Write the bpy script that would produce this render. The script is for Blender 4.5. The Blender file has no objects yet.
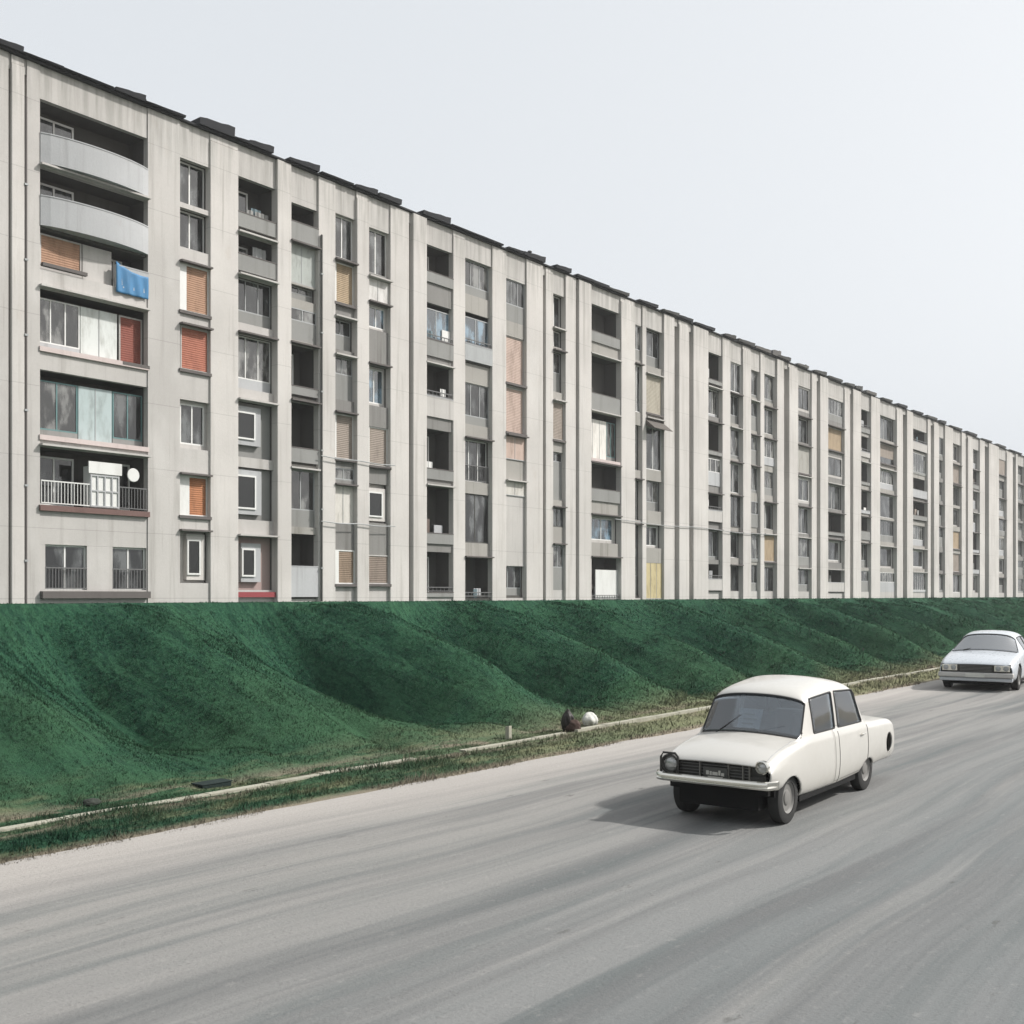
import bpy, bmesh, math, random
import numpy as np
from mathutils import Vector, Matrix
from mathutils.bvhtree import BVHTree
R = math.radians
rnd = random.Random(7)
scene = bpy.context.scene
COL = scene.collection

# ------------------------------------------------------------------ camera frame
F, EYE, HOR = 1100.0, 2.67, 595.0
TH = math.atan((1370 - 512) / F)
S, Cc = math.sin(TH), math.cos(TH)

def along(px, p):            # distance along the street of image column px on a plane p metres left of the camera
    r = (px - 512) / F
    return p * (Cc + r * S) / (S - r * Cc)

def height(py, t, p):        # height of image row py at that place
    return EYE + (HOR - py) / F * (Cc * t + S * p)

def ground_pt(px, py, z=0.0):
    Z = (EYE - z) * F / (py - HOR)
    X = (px - 512) / F * Z
    return Vector((X * Cc - Z * S, X * S + Z * Cc, z))

cam_d = bpy.data.cameras.new('camera')
cam = bpy.data.objects.new('camera', cam_d)
COL.objects.link(cam)
cam.location = (0, 0, EYE)
cam.rotation_euler = (R(90), 0, TH)
cam_d.sensor_width = 36
cam_d.lens = 36 * F / 1024
cam_d.shift_y = (HOR - 512) / 1024
cam_d.clip_end = 6000
cam_d.clip_start = 0.1
scene.camera = cam

# ------------------------------------------------------------------ light
SUN_EL = R(41)
SUN_DIR = Vector((0.72 * math.cos(SUN_EL), 0.69 * math.cos(SUN_EL), math.sin(SUN_EL)))
w = bpy.data.worlds.new('World')
scene.world = w
w.use_nodes = True
nt = w.node_tree
nt.nodes.clear()
out = nt.nodes.new('ShaderNodeOutputWorld')
bg = nt.nodes.new('ShaderNodeBackground')
sky = nt.nodes.new('ShaderNodeTexSky')
sky.sky_type = 'NISHITA'
sky.sun_disc = False
sky.sun_elevation = SUN_EL
sky.sun_rotation = math.atan2(SUN_DIR.x, SUN_DIR.y)
sky.air_density = 1.0
sky.dust_density = 6.0
sky.ozone_density = 1.0
hsv = nt.nodes.new('ShaderNodeHueSaturation')
hsv.inputs['Saturation'].default_value = 0.06
hsv.inputs['Value'].default_value = 1.0
mixc = nt.nodes.new('ShaderNodeMix')
mixc.data_type = 'RGBA'
mixc.inputs['Factor'].default_value = 0.55
mixc.inputs['B'].default_value = (7.0, 7.55, 8.15, 1)
nt.links.new(sky.outputs['Color'], hsv.inputs['Color'])
tint = nt.nodes.new('ShaderNodeMix'); tint.data_type = 'RGBA'; tint.blend_type = 'MULTIPLY'
tint.inputs['Factor'].default_value = 1.0; tint.inputs['B'].default_value = (1.0, .945, .885, 1)
nt.links.new(hsv.outputs['Color'], tint.inputs['A'])
nt.links.new(tint.outputs['Result'], mixc.inputs['A'])
nt.links.new(mixc.outputs['Result'], bg.inputs['Color'])
bg.inputs['Strength'].default_value = 0.15
nt.links.new(bg.outputs[0], out.inputs[0])

sd = bpy.data.lights.new('sun', 'SUN')
sd.energy = 4.8
sd.angle = R(2.5)
sd.color = (1.0, 0.965, 0.93)
so = bpy.data.objects.new('sun', sd)
COL.objects.link(so)
so.rotation_euler = (-SUN_DIR).to_track_quat('-Z', 'Y').to_euler()
so.location = (30, 30, 60)

scene.view_settings.view_transform = 'Standard'
scene.view_settings.look = 'None'
scene.view_settings.exposure = 0.0
scene.view_settings.gamma = 1
scene.cycles.max_bounces = 8
scene.cycles.volume_bounces = 0
scene.cycles.transparent_max_bounces = 12
scene.cycles.use_denoising = True

# ------------------------------------------------------------------ materials
MATS = {}

class NB:
    def __init__(s, name, rough=0.8, spec=0.3):
        s.m = bpy.data.materials.new(name)
        s.m.use_nodes = True
        s.t = s.m.node_tree
        s.b = s.t.nodes['Principled BSDF']
        s.b.inputs['Roughness'].default_value = rough
        s.b.inputs['Specular IOR Level'].default_value = spec
        s.tc = s.t.nodes.new('ShaderNodeTexCoord').outputs['Object']
    def l(s, a, b): s.t.links.new(a, b)
    def noise(s, scale, stretch=(1, 1, 1), detail=4, rough=0.55, off=(0, 0, 0), dist=0.0):
        mp = s.t.nodes.new('ShaderNodeMapping')
        mp.inputs['Scale'].default_value = stretch
        mp.inputs['Location'].default_value = off
        s.l(s.tc, mp.inputs['Vector'])
        n = s.t.nodes.new('ShaderNodeTexNoise')
        n.inputs['Scale'].default_value = scale
        n.inputs['Detail'].default_value = detail
        n.inputs['Roughness'].default_value = rough
        n.inputs['Distortion'].default_value = dist
        s.l(mp.outputs[0], n.inputs['Vector'])
        return n.outputs['Fac']
    def ramp(s, fac, lo, hi, a=0.0, b=1.0):
        n = s.t.nodes.new('ShaderNodeMapRange')
        n.interpolation_type = 'SMOOTHSTEP'
        n.inputs['From Min'].default_value = lo
        n.inputs['From Max'].default_value = hi
        n.inputs['To Min'].default_value = a
        n.inputs['To Max'].default_value = b
        s.l(fac, n.inputs['Value'])
        return n.outputs[0]
    def mix(s, fac, a, b, mode='MIX'):
        n = s.t.nodes.new('ShaderNodeMix')
        n.data_type = 'RGBA'
        n.blend_type = mode
        for key, v in (('Factor', fac), ('A', a), ('B', b)):
            if isinstance(v, (int, float)): n.inputs[key].default_value = v
            elif isinstance(v, (tuple, list)): n.inputs[key].default_value = (*v[:3], 1)
            else: s.l(v, n.inputs[key])
        return n.outputs['Result']
    def math(s, op, a, b=0.0):
        n = s.t.nodes.new('ShaderNodeMath')
        n.operation = op
        for i, v in enumerate((a, b)):
            if isinstance(v, (int, float)): n.inputs[i].default_value = v
            else: s.l(v, n.inputs[i])
        return n.outputs[0]
    def axis(s, i):
        n = s.t.nodes.new('ShaderNodeSeparateXYZ')
        s.l(s.tc, n.inputs[0])
        return n.outputs[i]
    def color(s, c):
        if isinstance(c, tuple): s.b.inputs['Base Color'].default_value = (*c, 1)
        else: s.l(c, s.b.inputs['Base Color'])
    def bump(s, fac, strength=0.3, dist=0.01):
        n = s.t.nodes.new('ShaderNodeBump')
        n.inputs['Strength'].default_value = strength
        n.inputs['Distance'].default_value = dist
        s.l(fac, n.inputs['Height'])
        s.l(n.outputs[0], s.b.inputs['Normal'])

def sc(c, k): return tuple(min(1, v * k) for v in c)

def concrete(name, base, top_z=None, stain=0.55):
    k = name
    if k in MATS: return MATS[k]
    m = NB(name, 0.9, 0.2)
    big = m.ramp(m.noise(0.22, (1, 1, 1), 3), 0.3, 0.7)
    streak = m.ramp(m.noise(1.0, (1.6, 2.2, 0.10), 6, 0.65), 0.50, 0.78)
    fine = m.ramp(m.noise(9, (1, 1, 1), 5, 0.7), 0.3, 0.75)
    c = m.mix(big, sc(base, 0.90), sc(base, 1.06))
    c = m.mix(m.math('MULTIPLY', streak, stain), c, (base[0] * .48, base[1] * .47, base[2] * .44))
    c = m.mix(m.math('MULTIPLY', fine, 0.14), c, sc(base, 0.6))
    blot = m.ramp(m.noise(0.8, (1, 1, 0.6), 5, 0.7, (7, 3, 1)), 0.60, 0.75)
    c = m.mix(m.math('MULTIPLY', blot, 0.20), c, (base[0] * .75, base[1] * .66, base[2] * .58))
    if top_z:
        fz = m.math('FRACT', m.math('MULTIPLY', m.math('ADD', m.axis(2), 0.35), 1 / 2.86))
        c = m.mix(m.math('MULTIPLY', m.math('LESS_THAN', fz, 0.009), 0.40), c, sc(base, 0.35))
        drip = m.ramp(m.noise(1.0, (5.0, 6.5, 0.16), 4, 0.6, (1, 5, 2)), 0.62, 0.74)
        c = m.mix(m.math('MULTIPLY', drip, 0.42), c, (0.20, 0.185, 0.16))
        c = m.mix(m.ramp(m.noise(0.45, (1, 1, 0.5), 4, 0.6, (9, 9, 3)), 0.50, 0.70, 0, 0.22), c, (0.56, 0.55, 0.53))
        t = m.ramp(m.axis(2), top_z - 3.2, top_z)
        s2 = m.ramp(m.noise(1.6, (1.3, 2.0, 0.13), 5, 0.6, (3, 0, 0)), 0.36, 0.66)
        t = m.math('MULTIPLY', m.math('MULTIPLY', t, s2), 0.55)
        c = m.mix(t, c, (0.19, 0.19, 0.17))
    m.color(c)
    m.bump(m.noise(14, (1, 1, 1), 6, 0.7), 0.35, 0.02)
    MATS[k] = m.m
    return m.m

def paint(name, base, rough=0.6, dirt=0.25, slats=False, spec=0.3):
    if name in MATS: return MATS[name]
    m = NB(name, rough, spec)
    n = m.ramp(m.noise(2.3, (1, 1, 0.35), 5, 0.65), 0.42, 0.75)
    c = m.mix(m.math('MULTIPLY', n, dirt), base, (base[0] * .45, base[1] * .43, base[2] * .40))
    if slats:
        wv = m.t.nodes.new('ShaderNodeTexWave')
        wv.bands_direction = 'Z'
        wv.inputs['Scale'].default_value = 3.2
        wv.inputs['Distortion'].default_value = 0.1
        m.l(m.tc, wv.inputs['Vector'])
        c = m.mix(m.ramp(wv.outputs['Fac'], 0.0, 0.3, 0.35, 0.0), c, sc(base, 0.5))
        m.bump(wv.outputs['Fac'], 0.6, 0.02)
    m.color(c)
    MATS[name] = m.m
    return m.m

def glass(name, tint=(0.55, 0.62, 0.64), refl=0.16, opaque=0.25, body=(0.05, 0.06, 0.065), mottle=False):
    if name in MATS: return MATS[name]
    mt = bpy.data.materials.new(name)
    mt.use_nodes = True
    t = mt.node_tree
    t.nodes.clear()
    o = t.nodes.new('ShaderNodeOutputMaterial')
    tr = t.nodes.new('ShaderNodeBsdfTransparent'); tr.inputs[0].default_value = (*tint, 1)
    df = t.nodes.new('ShaderNodeBsdfDiffuse'); df.inputs[0].default_value = (*body, 1)
    gl = t.nodes.new('ShaderNodeBsdfGlossy'); gl.inputs['Roughness'].default_value = 0.06
    tc = t.nodes.new('ShaderNodeTexCoord')
    nz = t.nodes.new('ShaderNodeTexNoise'); nz.inputs['Scale'].default_value = 0.8
    t.links.new(tc.outputs['Object'], nz.inputs['Vector'])
    bp = t.nodes.new('ShaderNodeBump'); bp.inputs['Strength'].default_value = 0.15; bp.inputs['Distance'].default_value = 0.05
    t.links.new(nz.outputs['Fac'], bp.inputs['Height']); t.links.new(bp.outputs[0], gl.inputs['Normal'])
    if mottle:
        n2 = t.nodes.new('ShaderNodeTexNoise'); n2.inputs['Scale'].default_value = 1.1; n2.inputs['Detail'].default_value = 5
        mp2 = t.nodes.new('ShaderNodeMapping'); mp2.inputs['Scale'].default_value = (1, 1.6, .7)
        t.links.new(tc.outputs['Object'], mp2.inputs['Vector']); t.links.new(mp2.outputs[0], n2.inputs['Vector'])
        rp = t.nodes.new('ShaderNodeMapRange'); rp.inputs['From Min'].default_value = .46; rp.inputs['From Max'].default_value = .62
        t.links.new(n2.outputs['Fac'], rp.inputs['Value'])
        mc = t.nodes.new('ShaderNodeMix'); mc.data_type = 'RGBA'; mc.inputs['A'].default_value = (*[v * .35 for v in body], 1); mc.inputs['B'].default_value = (*[min(1, v * 2.6 + .05) for v in body], 1)
        t.links.new(rp.outputs[0], mc.inputs['Factor']); t.links.new(mc.outputs['Result'], df.inputs[0])
    fr = t.nodes.new('ShaderNodeFresnel'); fr.inputs['IOR'].default_value = 1.5
    ad = t.nodes.new('ShaderNodeMath'); ad.operation = 'MULTIPLY_ADD'; ad.use_clamp = True
    ad.inputs[1].default_value = 1.0; ad.inputs[2].default_value = refl
    t.links.new(fr.outputs[0], ad.inputs[0])
    m1 = t.nodes.new('ShaderNodeMixShader'); m1.inputs[0].default_value = opaque
    m2 = t.nodes.new('ShaderNodeMixShader')
    t.links.new(tr.outputs[0], m1.inputs[1]); t.links.new(df.outputs[0], m1.inputs[2])
    t.links.new(ad.outputs[0], m2.inputs[0]); t.links.new(m1.outputs[0], m2.inputs[1]); t.links.new(gl.outputs[0], m2.inputs[2])
    t.links.new(m2.outputs[0], o.inputs[0])
    MATS[name] = mt
    return mt

ROOF_Z, BASE_Z = 24.05, 2.35
BASEC = (0.42, 0.403, 0.383)
M_WALL = concrete('wall_concrete', BASEC, ROOF_Z)
M_PIER = concrete('pier_concrete', (0.49, 0.468, 0.443), ROOF_Z, 0.6)
M_INSHADE = concrete('inner_plaster_shade', (0.08, 0.077, 0.07))  # plaster colour darkened to hold the shade of the recesses
M_SPAN = concrete('spandrel_concrete', (0.30, 0.288, 0.265), None, 0.8)
M_SPAN2 = concrete('spandrel_grey', (0.20, 0.195, 0.185), None, 0.8)
M_RECSHADE = concrete('recess_plaster_shade', (0.075, 0.072, 0.066))  # near-black colour paints the shade on recess ceilings and sides
M_PARA = concrete('parapet_concrete', (0.38, 0.385, 0.39), None, 0.5)
M_GREYW = concrete('grey_plaster', (0.23, 0.23, 0.22), None, 0.6)
M_ROOF = paint('roof_bitumen', (0.025, 0.026, 0.028), 0.9, 0.2)
M_GLASS = glass('window_glass', (.35, .38, .38), .04, .6, (.045, .048, .048), True)
M_GLASSB = glass('window_glass_blue', (0.4, 0.5, 0.55), 0.10, 0.6, (0.07, 0.12, 0.16), True)
M_FROST = glass('balcony_glazing', (0.5, 0.5, 0.5), 0.05, 0.65, (0.09, 0.09, 0.085), True)
M_WHITE = paint('white_frame', (0.60, 0.60, 0.58), 0.5)
M_GREYF = paint('grey_frame', (0.30, 0.31, 0.31), 0.5)
M_DARKF = paint('dark_frame', (0.07, 0.07, 0.065), 0.5)
M_CURT = paint('curtain_cloth', (0.62, 0.61, 0.58), 0.9, 0.3)
M_LEDGE = paint('dark_ledge', (0.10, 0.09, 0.085), 0.8)
M_RAIL = paint('balcony_rail_metal', (0.12, 0.12, 0.12), 0.5)

# ------------------------------------------------------------------ mesh helpers
class MB:
    """collects boxes / quads with a material each and builds one mesh"""
    def __init__(s): s.v, s.f, s.mi, s.mats = [], [], [], []
    def midx(s, m):
        if m not in s.mats: s.mats.append(m)
        return s.mats.index(m)
    def hexa(s, c, m):
        b = len(s.v); s.v += [tuple(q) for q in c]; k = s.midx(m)
        for q in ((0, 3, 2, 1), (4, 5, 6, 7), (0, 1, 5, 4), (1, 2, 6, 5), (2, 3, 7, 6), (3, 0, 4, 7)):
            s.f.append(tuple(b + i for i in q)); s.mi.append(k)
    def box(s, x0, x1, y0, y1, z0, z1, m):
        x0, x1 = min(x0, x1), max(x0, x1); y0, y1 = min(y0, y1), max(y0, y1)
        s.hexa([(x0, y0, z0), (x1, y0, z0), (x1, y1, z0), (x0, y1, z0), (x0, y0, z1), (x1, y0, z1), (x1, y1, z1), (x0, y1, z1)], m)
    def tube(s, pts, r, m, n=8, closed=False):
        pts = [Vector(p) for p in pts]; k = s.midx(m); b = len(s.v); N = len(pts)
        for i, p in enumerate(pts):
            if closed: d = pts[(i + 1) % N] - pts[i - 1]
            else: d = pts[min(i + 1, N - 1)] - pts[max(i - 1, 0)]
            d.normalize()
            up = Vector((0, 0, 1)) if abs(d.z) < .9 else Vector((1, 0, 0))
            a = d.cross(up).normalized(); c = d.cross(a)
            rr = r[i] if isinstance(r, (list, tuple)) else r
            for j in range(n):
                q = 2 * math.pi * j / n
                s.v.append(tuple(p + (a * math.cos(q) + c * math.sin(q)) * rr))
        for i in range(N if closed else N - 1):
            i2 = (i + 1) % N
            for j in range(n):
                s.f.append((b + i * n + j, b + i * n + (j + 1) % n, b + i2 * n + (j + 1) % n, b + i2 * n + j)); s.mi.append(k)
        if not closed:
            s.f.append(tuple(b + j for j in range(n))[::-1]); s.mi.append(k)
            s.f.append(tuple(b + (N - 1) * n + j for j in range(n))); s.mi.append(k)
    def lathe(s, prof, m, c=(0, 0, 0), axis='x', n=28, cap=True):
        k = s.midx(m); b = len(s.v)
        for (a, r) in prof:
            for j in range(n):
                q = 2 * math.pi * j / n; u, v_ = r * math.cos(q), r * math.sin(q)
                if axis == 'x': p = (c[0] + a, c[1] + u, c[2] + v_)
                elif axis == 'y': p = (c[0] + u, c[1] + a, c[2] + v_)
                else: p = (c[0] + u, c[1] + v_, c[2] + a)
                s.v.append(p)
        for i in range(len(prof) - 1):
            for j in range(n):
                s.f.append((b + i * n + j, b + i * n + (j + 1) % n, b + (i + 1) * n + (j + 1) % n, b + (i + 1) * n + j)); s.mi.append(k)
        if cap:
            s.f.append(tuple(b + j for j in range(n))); s.mi.append(k)
            s.f.append(tuple(b + (len(prof) - 1) * n + j for j in range(n))[::-1]); s.mi.append(k)
    def add(s, o):
        b = len(s.v); s.v += o.v
        mp = [s.midx(m) for m in o.mats]
        s.f += [tuple(b + i for i in f) for f in o.f]; s.mi += [mp[k] for k in o.mi]
    def build(s, name, parent=None, origin=None, smooth=False, bevel=0):
        me = bpy.data.meshes.new(name)
        vs = s.v
        if origin is not None:
            vs = [(x - origin[0], y - origin[1], z - origin[2]) for x, y, z in vs]
        me.from_pydata(vs, [], s.f)
        for m in s.mats: me.materials.append(m)
        me.polygons.foreach_set('material_index', s.mi)
        bm = bmesh.new(); bm.from_mesh(me); bmesh.ops.recalc_face_normals(bm, faces=bm.faces); bm.to_mesh(me); bm.free()
        if smooth:
            me.polygons.foreach_set('use_smooth', [True] * len(me.polygons))
            me.set_sharp_from_angle(angle=R(35))
        o = bpy.data.objects.new(name, me); COL.objects.link(o)
        if parent is not None: o.parent = parent
        if origin is not None and parent is None: o.location = origin
        if bevel:
            bv = o.modifiers.new('edge', 'BEVEL'); bv.width = bevel; bv.segments = 2; bv.limit_method = 'ANGLE'
        return o

def tag(o, label=None, cat=None, group=None, kind=None):
    if label: o['label'] = label
    if cat: o['category'] = cat
    if group: o['group'] = group
    if kind: o['kind'] = kind
    return o

def empty(name, loc, rz=0):
    o = bpy.data.objects.new(name, None); COL.objects.link(o)
    o.location = loc; o.rotation_euler = (0, 0, rz); o.empty_display_size = 0.3
    return o

# numpy lattice noise
_rs = np.random.RandomState(11)
_lat = _rs.rand(256, 256)
def vnoise(x, y):
    xi, yi = np.floor(x).astype(int), np.floor(y).astype(int)
    fx, fy = x - xi, y - yi
    fx, fy = fx * fx * (3 - 2 * fx), fy * fy * (3 - 2 * fy)
    a = _lat[xi % 256, yi % 256]; b = _lat[(xi + 1) % 256, yi % 256]
    c = _lat[xi % 256, (yi + 1) % 256]; d = _lat[(xi + 1) % 256, (yi + 1) % 256]
    return (a * (1 - fx) + b * fx) * (1 - fy) + (c * (1 - fx) + d * fx) * fy
def fbm(x, y, n=4):
    s, a = 0, 0.5
    for i in range(n):
        s = s + a * vnoise(x * 2 ** i + 17 * i, y * 2 ** i + 5 * i); a *= 0.5
    return s - 0.47

# ------------------------------------------------------------------ ground: flat verge, ribbed bank, plateau
TOP_P, TOP_H, TOE_P = 20.4, 2.50, 12.5
def ground_h(x, y):
    p = -x
    ph = (y - 10.7 + 0.9 * fbm(y * 0.11, y * 0 + 3.3, 2) * 3 + 0.5 * fbm(p * 0.25, y * 0.07, 2)) / 5.2
    cell = np.floor(ph); f = ph - cell
    amp = 0.70 + 0.6 * _lat[(cell.astype(int) * 7 + 3) % 256, 9]
    up = 0.38
    saw = np.where(f < up, (0.5 * np.sin(0.5 * np.pi * np.clip(f / up, 0, 1)) + 0.5 * np.clip(f / up, 0, 1)), 1 - ((f - up) / (1 - up)) ** 1.35)
    s = np.clip((p - TOE_P) / (TOP_P - TOE_P), 0, 1)
    z = TOP_H * (0.12 * s + 0.88 * s ** 1.55)
    lobe = np.clip((s - 0.03 - 0.10 * (1 - saw)) / 0.38, 0, 1); lobe = lobe * lobe * (3 - 2 * lobe)
    bell = lobe * np.clip((1.0 - s) / 0.26, 0, 1) ** 0.8
    z = z + (saw - 0.66) * 2.1 * amp * bell
    z = np.where(p < TOP_P - 0.02, np.minimum(z, TOP_H - 0.03 - 0.14 * np.clip(TOP_P - p, 0, 6)), z)
    z = np.where(p >= TOP_P, TOP_H, z)
    m = np.clip((p - TOE_P) / 1.5, 0, 1) * np.clip((TOP_P - p) / 0.6, 0, 1)
    z = z + m * (0.50 * fbm(p * 0.16 + y * 0.12, y * 1.7, 3) + 0.03 * fbm(p * 4, y * 4, 3))
    # verge: low rough ground between kerb and bank
    vm = np.clip((p - 10.9) / 0.4, 0, 1) * np.clip((14.5 - p) / 1.5, 0, 1)
    z = z + vm * (0.03 + 0.10 * fbm(p * 1.5, y * 0.8, 3))
    back = np.clip((p - TOP_P - 0.8) / 3, 0, 1) * 0.18
    z = z - back
    return np.where(p < 10.7, -0.012, z)

def sorted_axis(parts):
    a = np.unique(np.round(np.concatenate(parts), 4)); return a
xs = sorted_axis([-np.geomspace(24, 2500, 14), -np.arange(10.6, 21.6, 0.11), -np.arange(21.6, 24, 0.8), np.array([-10.4, -9, 0, 12, 60, 300, 1200, 2500])])
ys = sorted_axis([-np.geomspace(12, 1500, 8), np.arange(-12, 48, 0.13), np.arange(48, 110, 0.32), np.arange(110, 300, 1.0), np.geomspace(300, 3500, 10)])
GX, GY = np.meshgrid(xs, ys, indexing='ij')
GZ = ground_h(GX, GY)
nx, ny = GX.shape
me = bpy.data.meshes.new('ground')
verts = np.stack([GX.ravel(), GY.ravel(), GZ.ravel()], 1)
idx = np.arange(nx * ny).reshape(nx, ny)
quads = np.stack([idx[:-1, :-1].ravel(), idx[1:, :-1].ravel(), idx[1:, 1:].ravel(), idx[:-1, 1:].ravel()], 1)
me.from_pydata(verts.tolist(), [], quads.tolist())
me.polygons.foreach_set('use_smooth', [True] * len(me.polygons))
ground = bpy.data.objects.new('ground', me); COL.objects.link(ground)
tag(ground, 'deep green ribbed grass bank and verge beside the road', None, None, 'structure')

def grass_mat(name, k=1.0):
    m = NB(name, 0.95, 0.08)
    a, b, c3 = sc((0.017, 0.060, 0.035), k), sc((0.030, 0.085, 0.045), k), sc((0.008, 0.034, 0.024), k)
    n1 = m.ramp(m.noise(0.35, (1, 1, 1), 4, 0.6), 0.35, 0.65)
    n2 = m.ramp(m.noise(2.2, (0.35, 1.6, 0.6), 5, 0.7, dist=0.4), 0.40, 0.68)
    n3 = m.ramp(m.noise(13, (1, 1, 1), 4, 0.8), 0.35, 0.65)
    c = m.mix(n1, a, b)
    c = m.mix(m.math('MULTIPLY', n2, 0.75), c, c3)
    c = m.mix(m.math('MULTIPLY', n3, 0.60), c, sc(b, 1.35))
    n5 = m.ramp(m.noise(6.0, (0.28, 1.5, 0.5), 4, 0.7, (3, 3, 3), 0.3), 0.46, 0.62)
    c = m.mix(m.math('MULTIPLY', n5, 0.55), c, sc(c3, 0.8))
    # olive, drier grass and bare earth on the verge, by place
    px = m.axis(0); 
    nearv = m.ramp(px, -14.2, -12.2)
    dryn = m.ramp(m.noise(0.9, (1, 0.25, 1), 5, 0.7, (4, 1, 0)), 0.46, 0.62)
    far = m.ramp(m.axis(1), 9, 24)
    apron = m.math('MULTIPLY', m.ramp(px, -17.5, -14.0), m.ramp(m.noise(0.5, (1, .5, 1), 4, .6, (2, 2, 2)), .3, .65))
    c = m.mix(m.math('MULTIPLY', apron, .55), c, sc((0.050, 0.108, 0.052), k))
    dry = m.math('MULTIPLY', nearv, m.math('MAXIMUM', m.math('MULTIPLY', dryn, 0.7), m.math('MULTIPLY', far, 0.85)))
    c = m.mix(dry, c, sc((0.23, 0.225, 0.13), k))
    ea = m.ramp(m.noise(1.3, (1.2, 0.22, 1), 5, 0.75, (9, 2, 0)), 0.49, 0.58)
    strip = m.math('MULTIPLY', m.ramp(px, -13.1, -12.5), m.ramp(px, -11.5, -12.0))
    edge = m.ramp(px, -11.05, -10.75)
    ea = m.math('MAXIMUM', m.math('MULTIPLY', ea, strip), m.math('MULTIPLY', m.ramp(m.noise(1.5, (1.2, 0.3, 1), 5, 0.75, (2, 5, 0)), 0.36, 0.5), edge))
    c = m.mix(m.math('MULTIPLY', ea, 0.85), c, (0.25, 0.21, 0.16))
    m.color(c)
    m.bump(m.noise(18, (1, 1, 1), 6, 0.8), 0.9, 0.05)
    return m.m
me.materials.append(grass_mat('bank_grass'))

# blades
NBL = 560000
rs = np.random.RandomState(5)
u = rs.rand(NBL)
by = 2.0 + 88 * u ** 1.9
bp = np.where(rs.rand(NBL) < 0.24, 10.60 + 1.9 * rs.rand(NBL), 12.0 + 8.45 * rs.rand(NBL))
keep = by > 0.40 * bp - 0.5
by, bp = by[keep], bp[keep]
# keep the concrete strip and the bare earth mostly free of blades
strip_m = (bp > 12.02) & (bp < 12.24)
edge_m = (bp < 10.95) & (fbm(bp * 2.0, by * 0.6, 3) > 0.12)
bare = (bp > 12.24) & (bp < 13.0) & (fbm(bp * 1.2, by * 0.25, 3) > 0.05)
thin = (bp < 12.5) & (by > 10) & (rs.rand(len(bp)) < np.clip((by - 10) / 12, 0, .82))
ok = ~thin & ~(strip_m & (by > 20)) & ~(strip_m & (rs.rand(len(bp)) < 0.86 + .3 * fbm(by * .5, by * 0, 2))) & ~edge_m & ~(bare & (rs.rand(len(bp)) < .8))
by, bp = by[ok], bp[ok]
n = len(by)
bx = -bp
bz = ground_h(bx, by)
dist = np.sqrt(bx ** 2 + by ** 2)
clump = np.clip(0.75 + 1.6 * fbm(bp * 1.7, by * 1.7, 3), 0.3, 1.8)
clump = clump * np.where((bp < 13.6) & (fbm(bp * 2.6, by * 2.2, 3) > .17), 2.3, 1.0)
vergeb = np.where(bp < 12.2, 1.5, 1.0)
hgt = (0.026 + 0.034 * rs.rand(n)) * clump * vergeb * np.clip(dist / 18, 0.9, 1.6)
hgt = np.where(bp > TOP_P - 0.25, hgt * 0.5, hgt)
wid = (0.005 + 0.004 * rs.rand(n)) * np.clip(dist / 14, 1, 4)
an = rs.rand(n) * 6.283
ln = rs.rand(n) * 6.283
lean = hgt * (0.2 + 0.6 * rs.rand(n))
V = np.zeros((n, 3, 3))
V[:, 0] = np.stack([bx - np.cos(an) * wid, by - np.sin(an) * wid, bz - 0.01], 1)
V[:, 1] = np.stack([bx + np.cos(an) * wid, by + np.sin(an) * wid, bz - 0.01], 1)
V[:, 2] = np.stack([bx + np.cos(ln) * lean, by + np.sin(ln) * lean, bz + hgt], 1)
gn = np.cross(V[:, 1] - V[:, 0], V[:, 2] - V[:, 0])      # blades turn their face out of the slope
back = (gn @ np.array([1.0, -0.35, 0.5])) < 0
V[back, 0], V[back, 1] = V[back, 1].copy(), V[back, 0].copy()
gm = bpy.data.meshes.new('grass')
gm.vertices.add(n * 3); gm.vertices.foreach_set('co', V.ravel())
gm.loops.add(n * 3); gm.loops.foreach_set('vertex_index', np.arange(n * 3))
gm.polygons.add(n); gm.polygons.foreach_set('loop_start', np.arange(n) * 3)
gm.update(calc_edges=True)
gm.validate()
e_ = 0.15
nx_ = -(ground_h(bx + e_, by) - ground_h(bx - e_, by)) / (2 * e_); ny_ = -(ground_h(bx, by + e_) - ground_h(bx, by - e_)) / (2 * e_)
NN = np.stack([nx_ + 0.42 * np.cos(an), ny_ + 0.42 * np.sin(an), np.full(n, 0.85)], 1)
NN /= np.linalg.norm(NN, axis=1, keepdims=True)
gm.polygons.foreach_set('use_smooth', np.ones(n, bool))
gm.normals_split_custom_set(np.repeat(NN, 3, axis=0))
gm.materials.append(grass_mat('blade_grass', 0.98))
go = bpy.data.objects.new('grass', gm); COL.objects.link(go)
tag(go, 'short dark green grass covering the ribbed bank and verge', 'grass', None, 'stuff')

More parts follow.
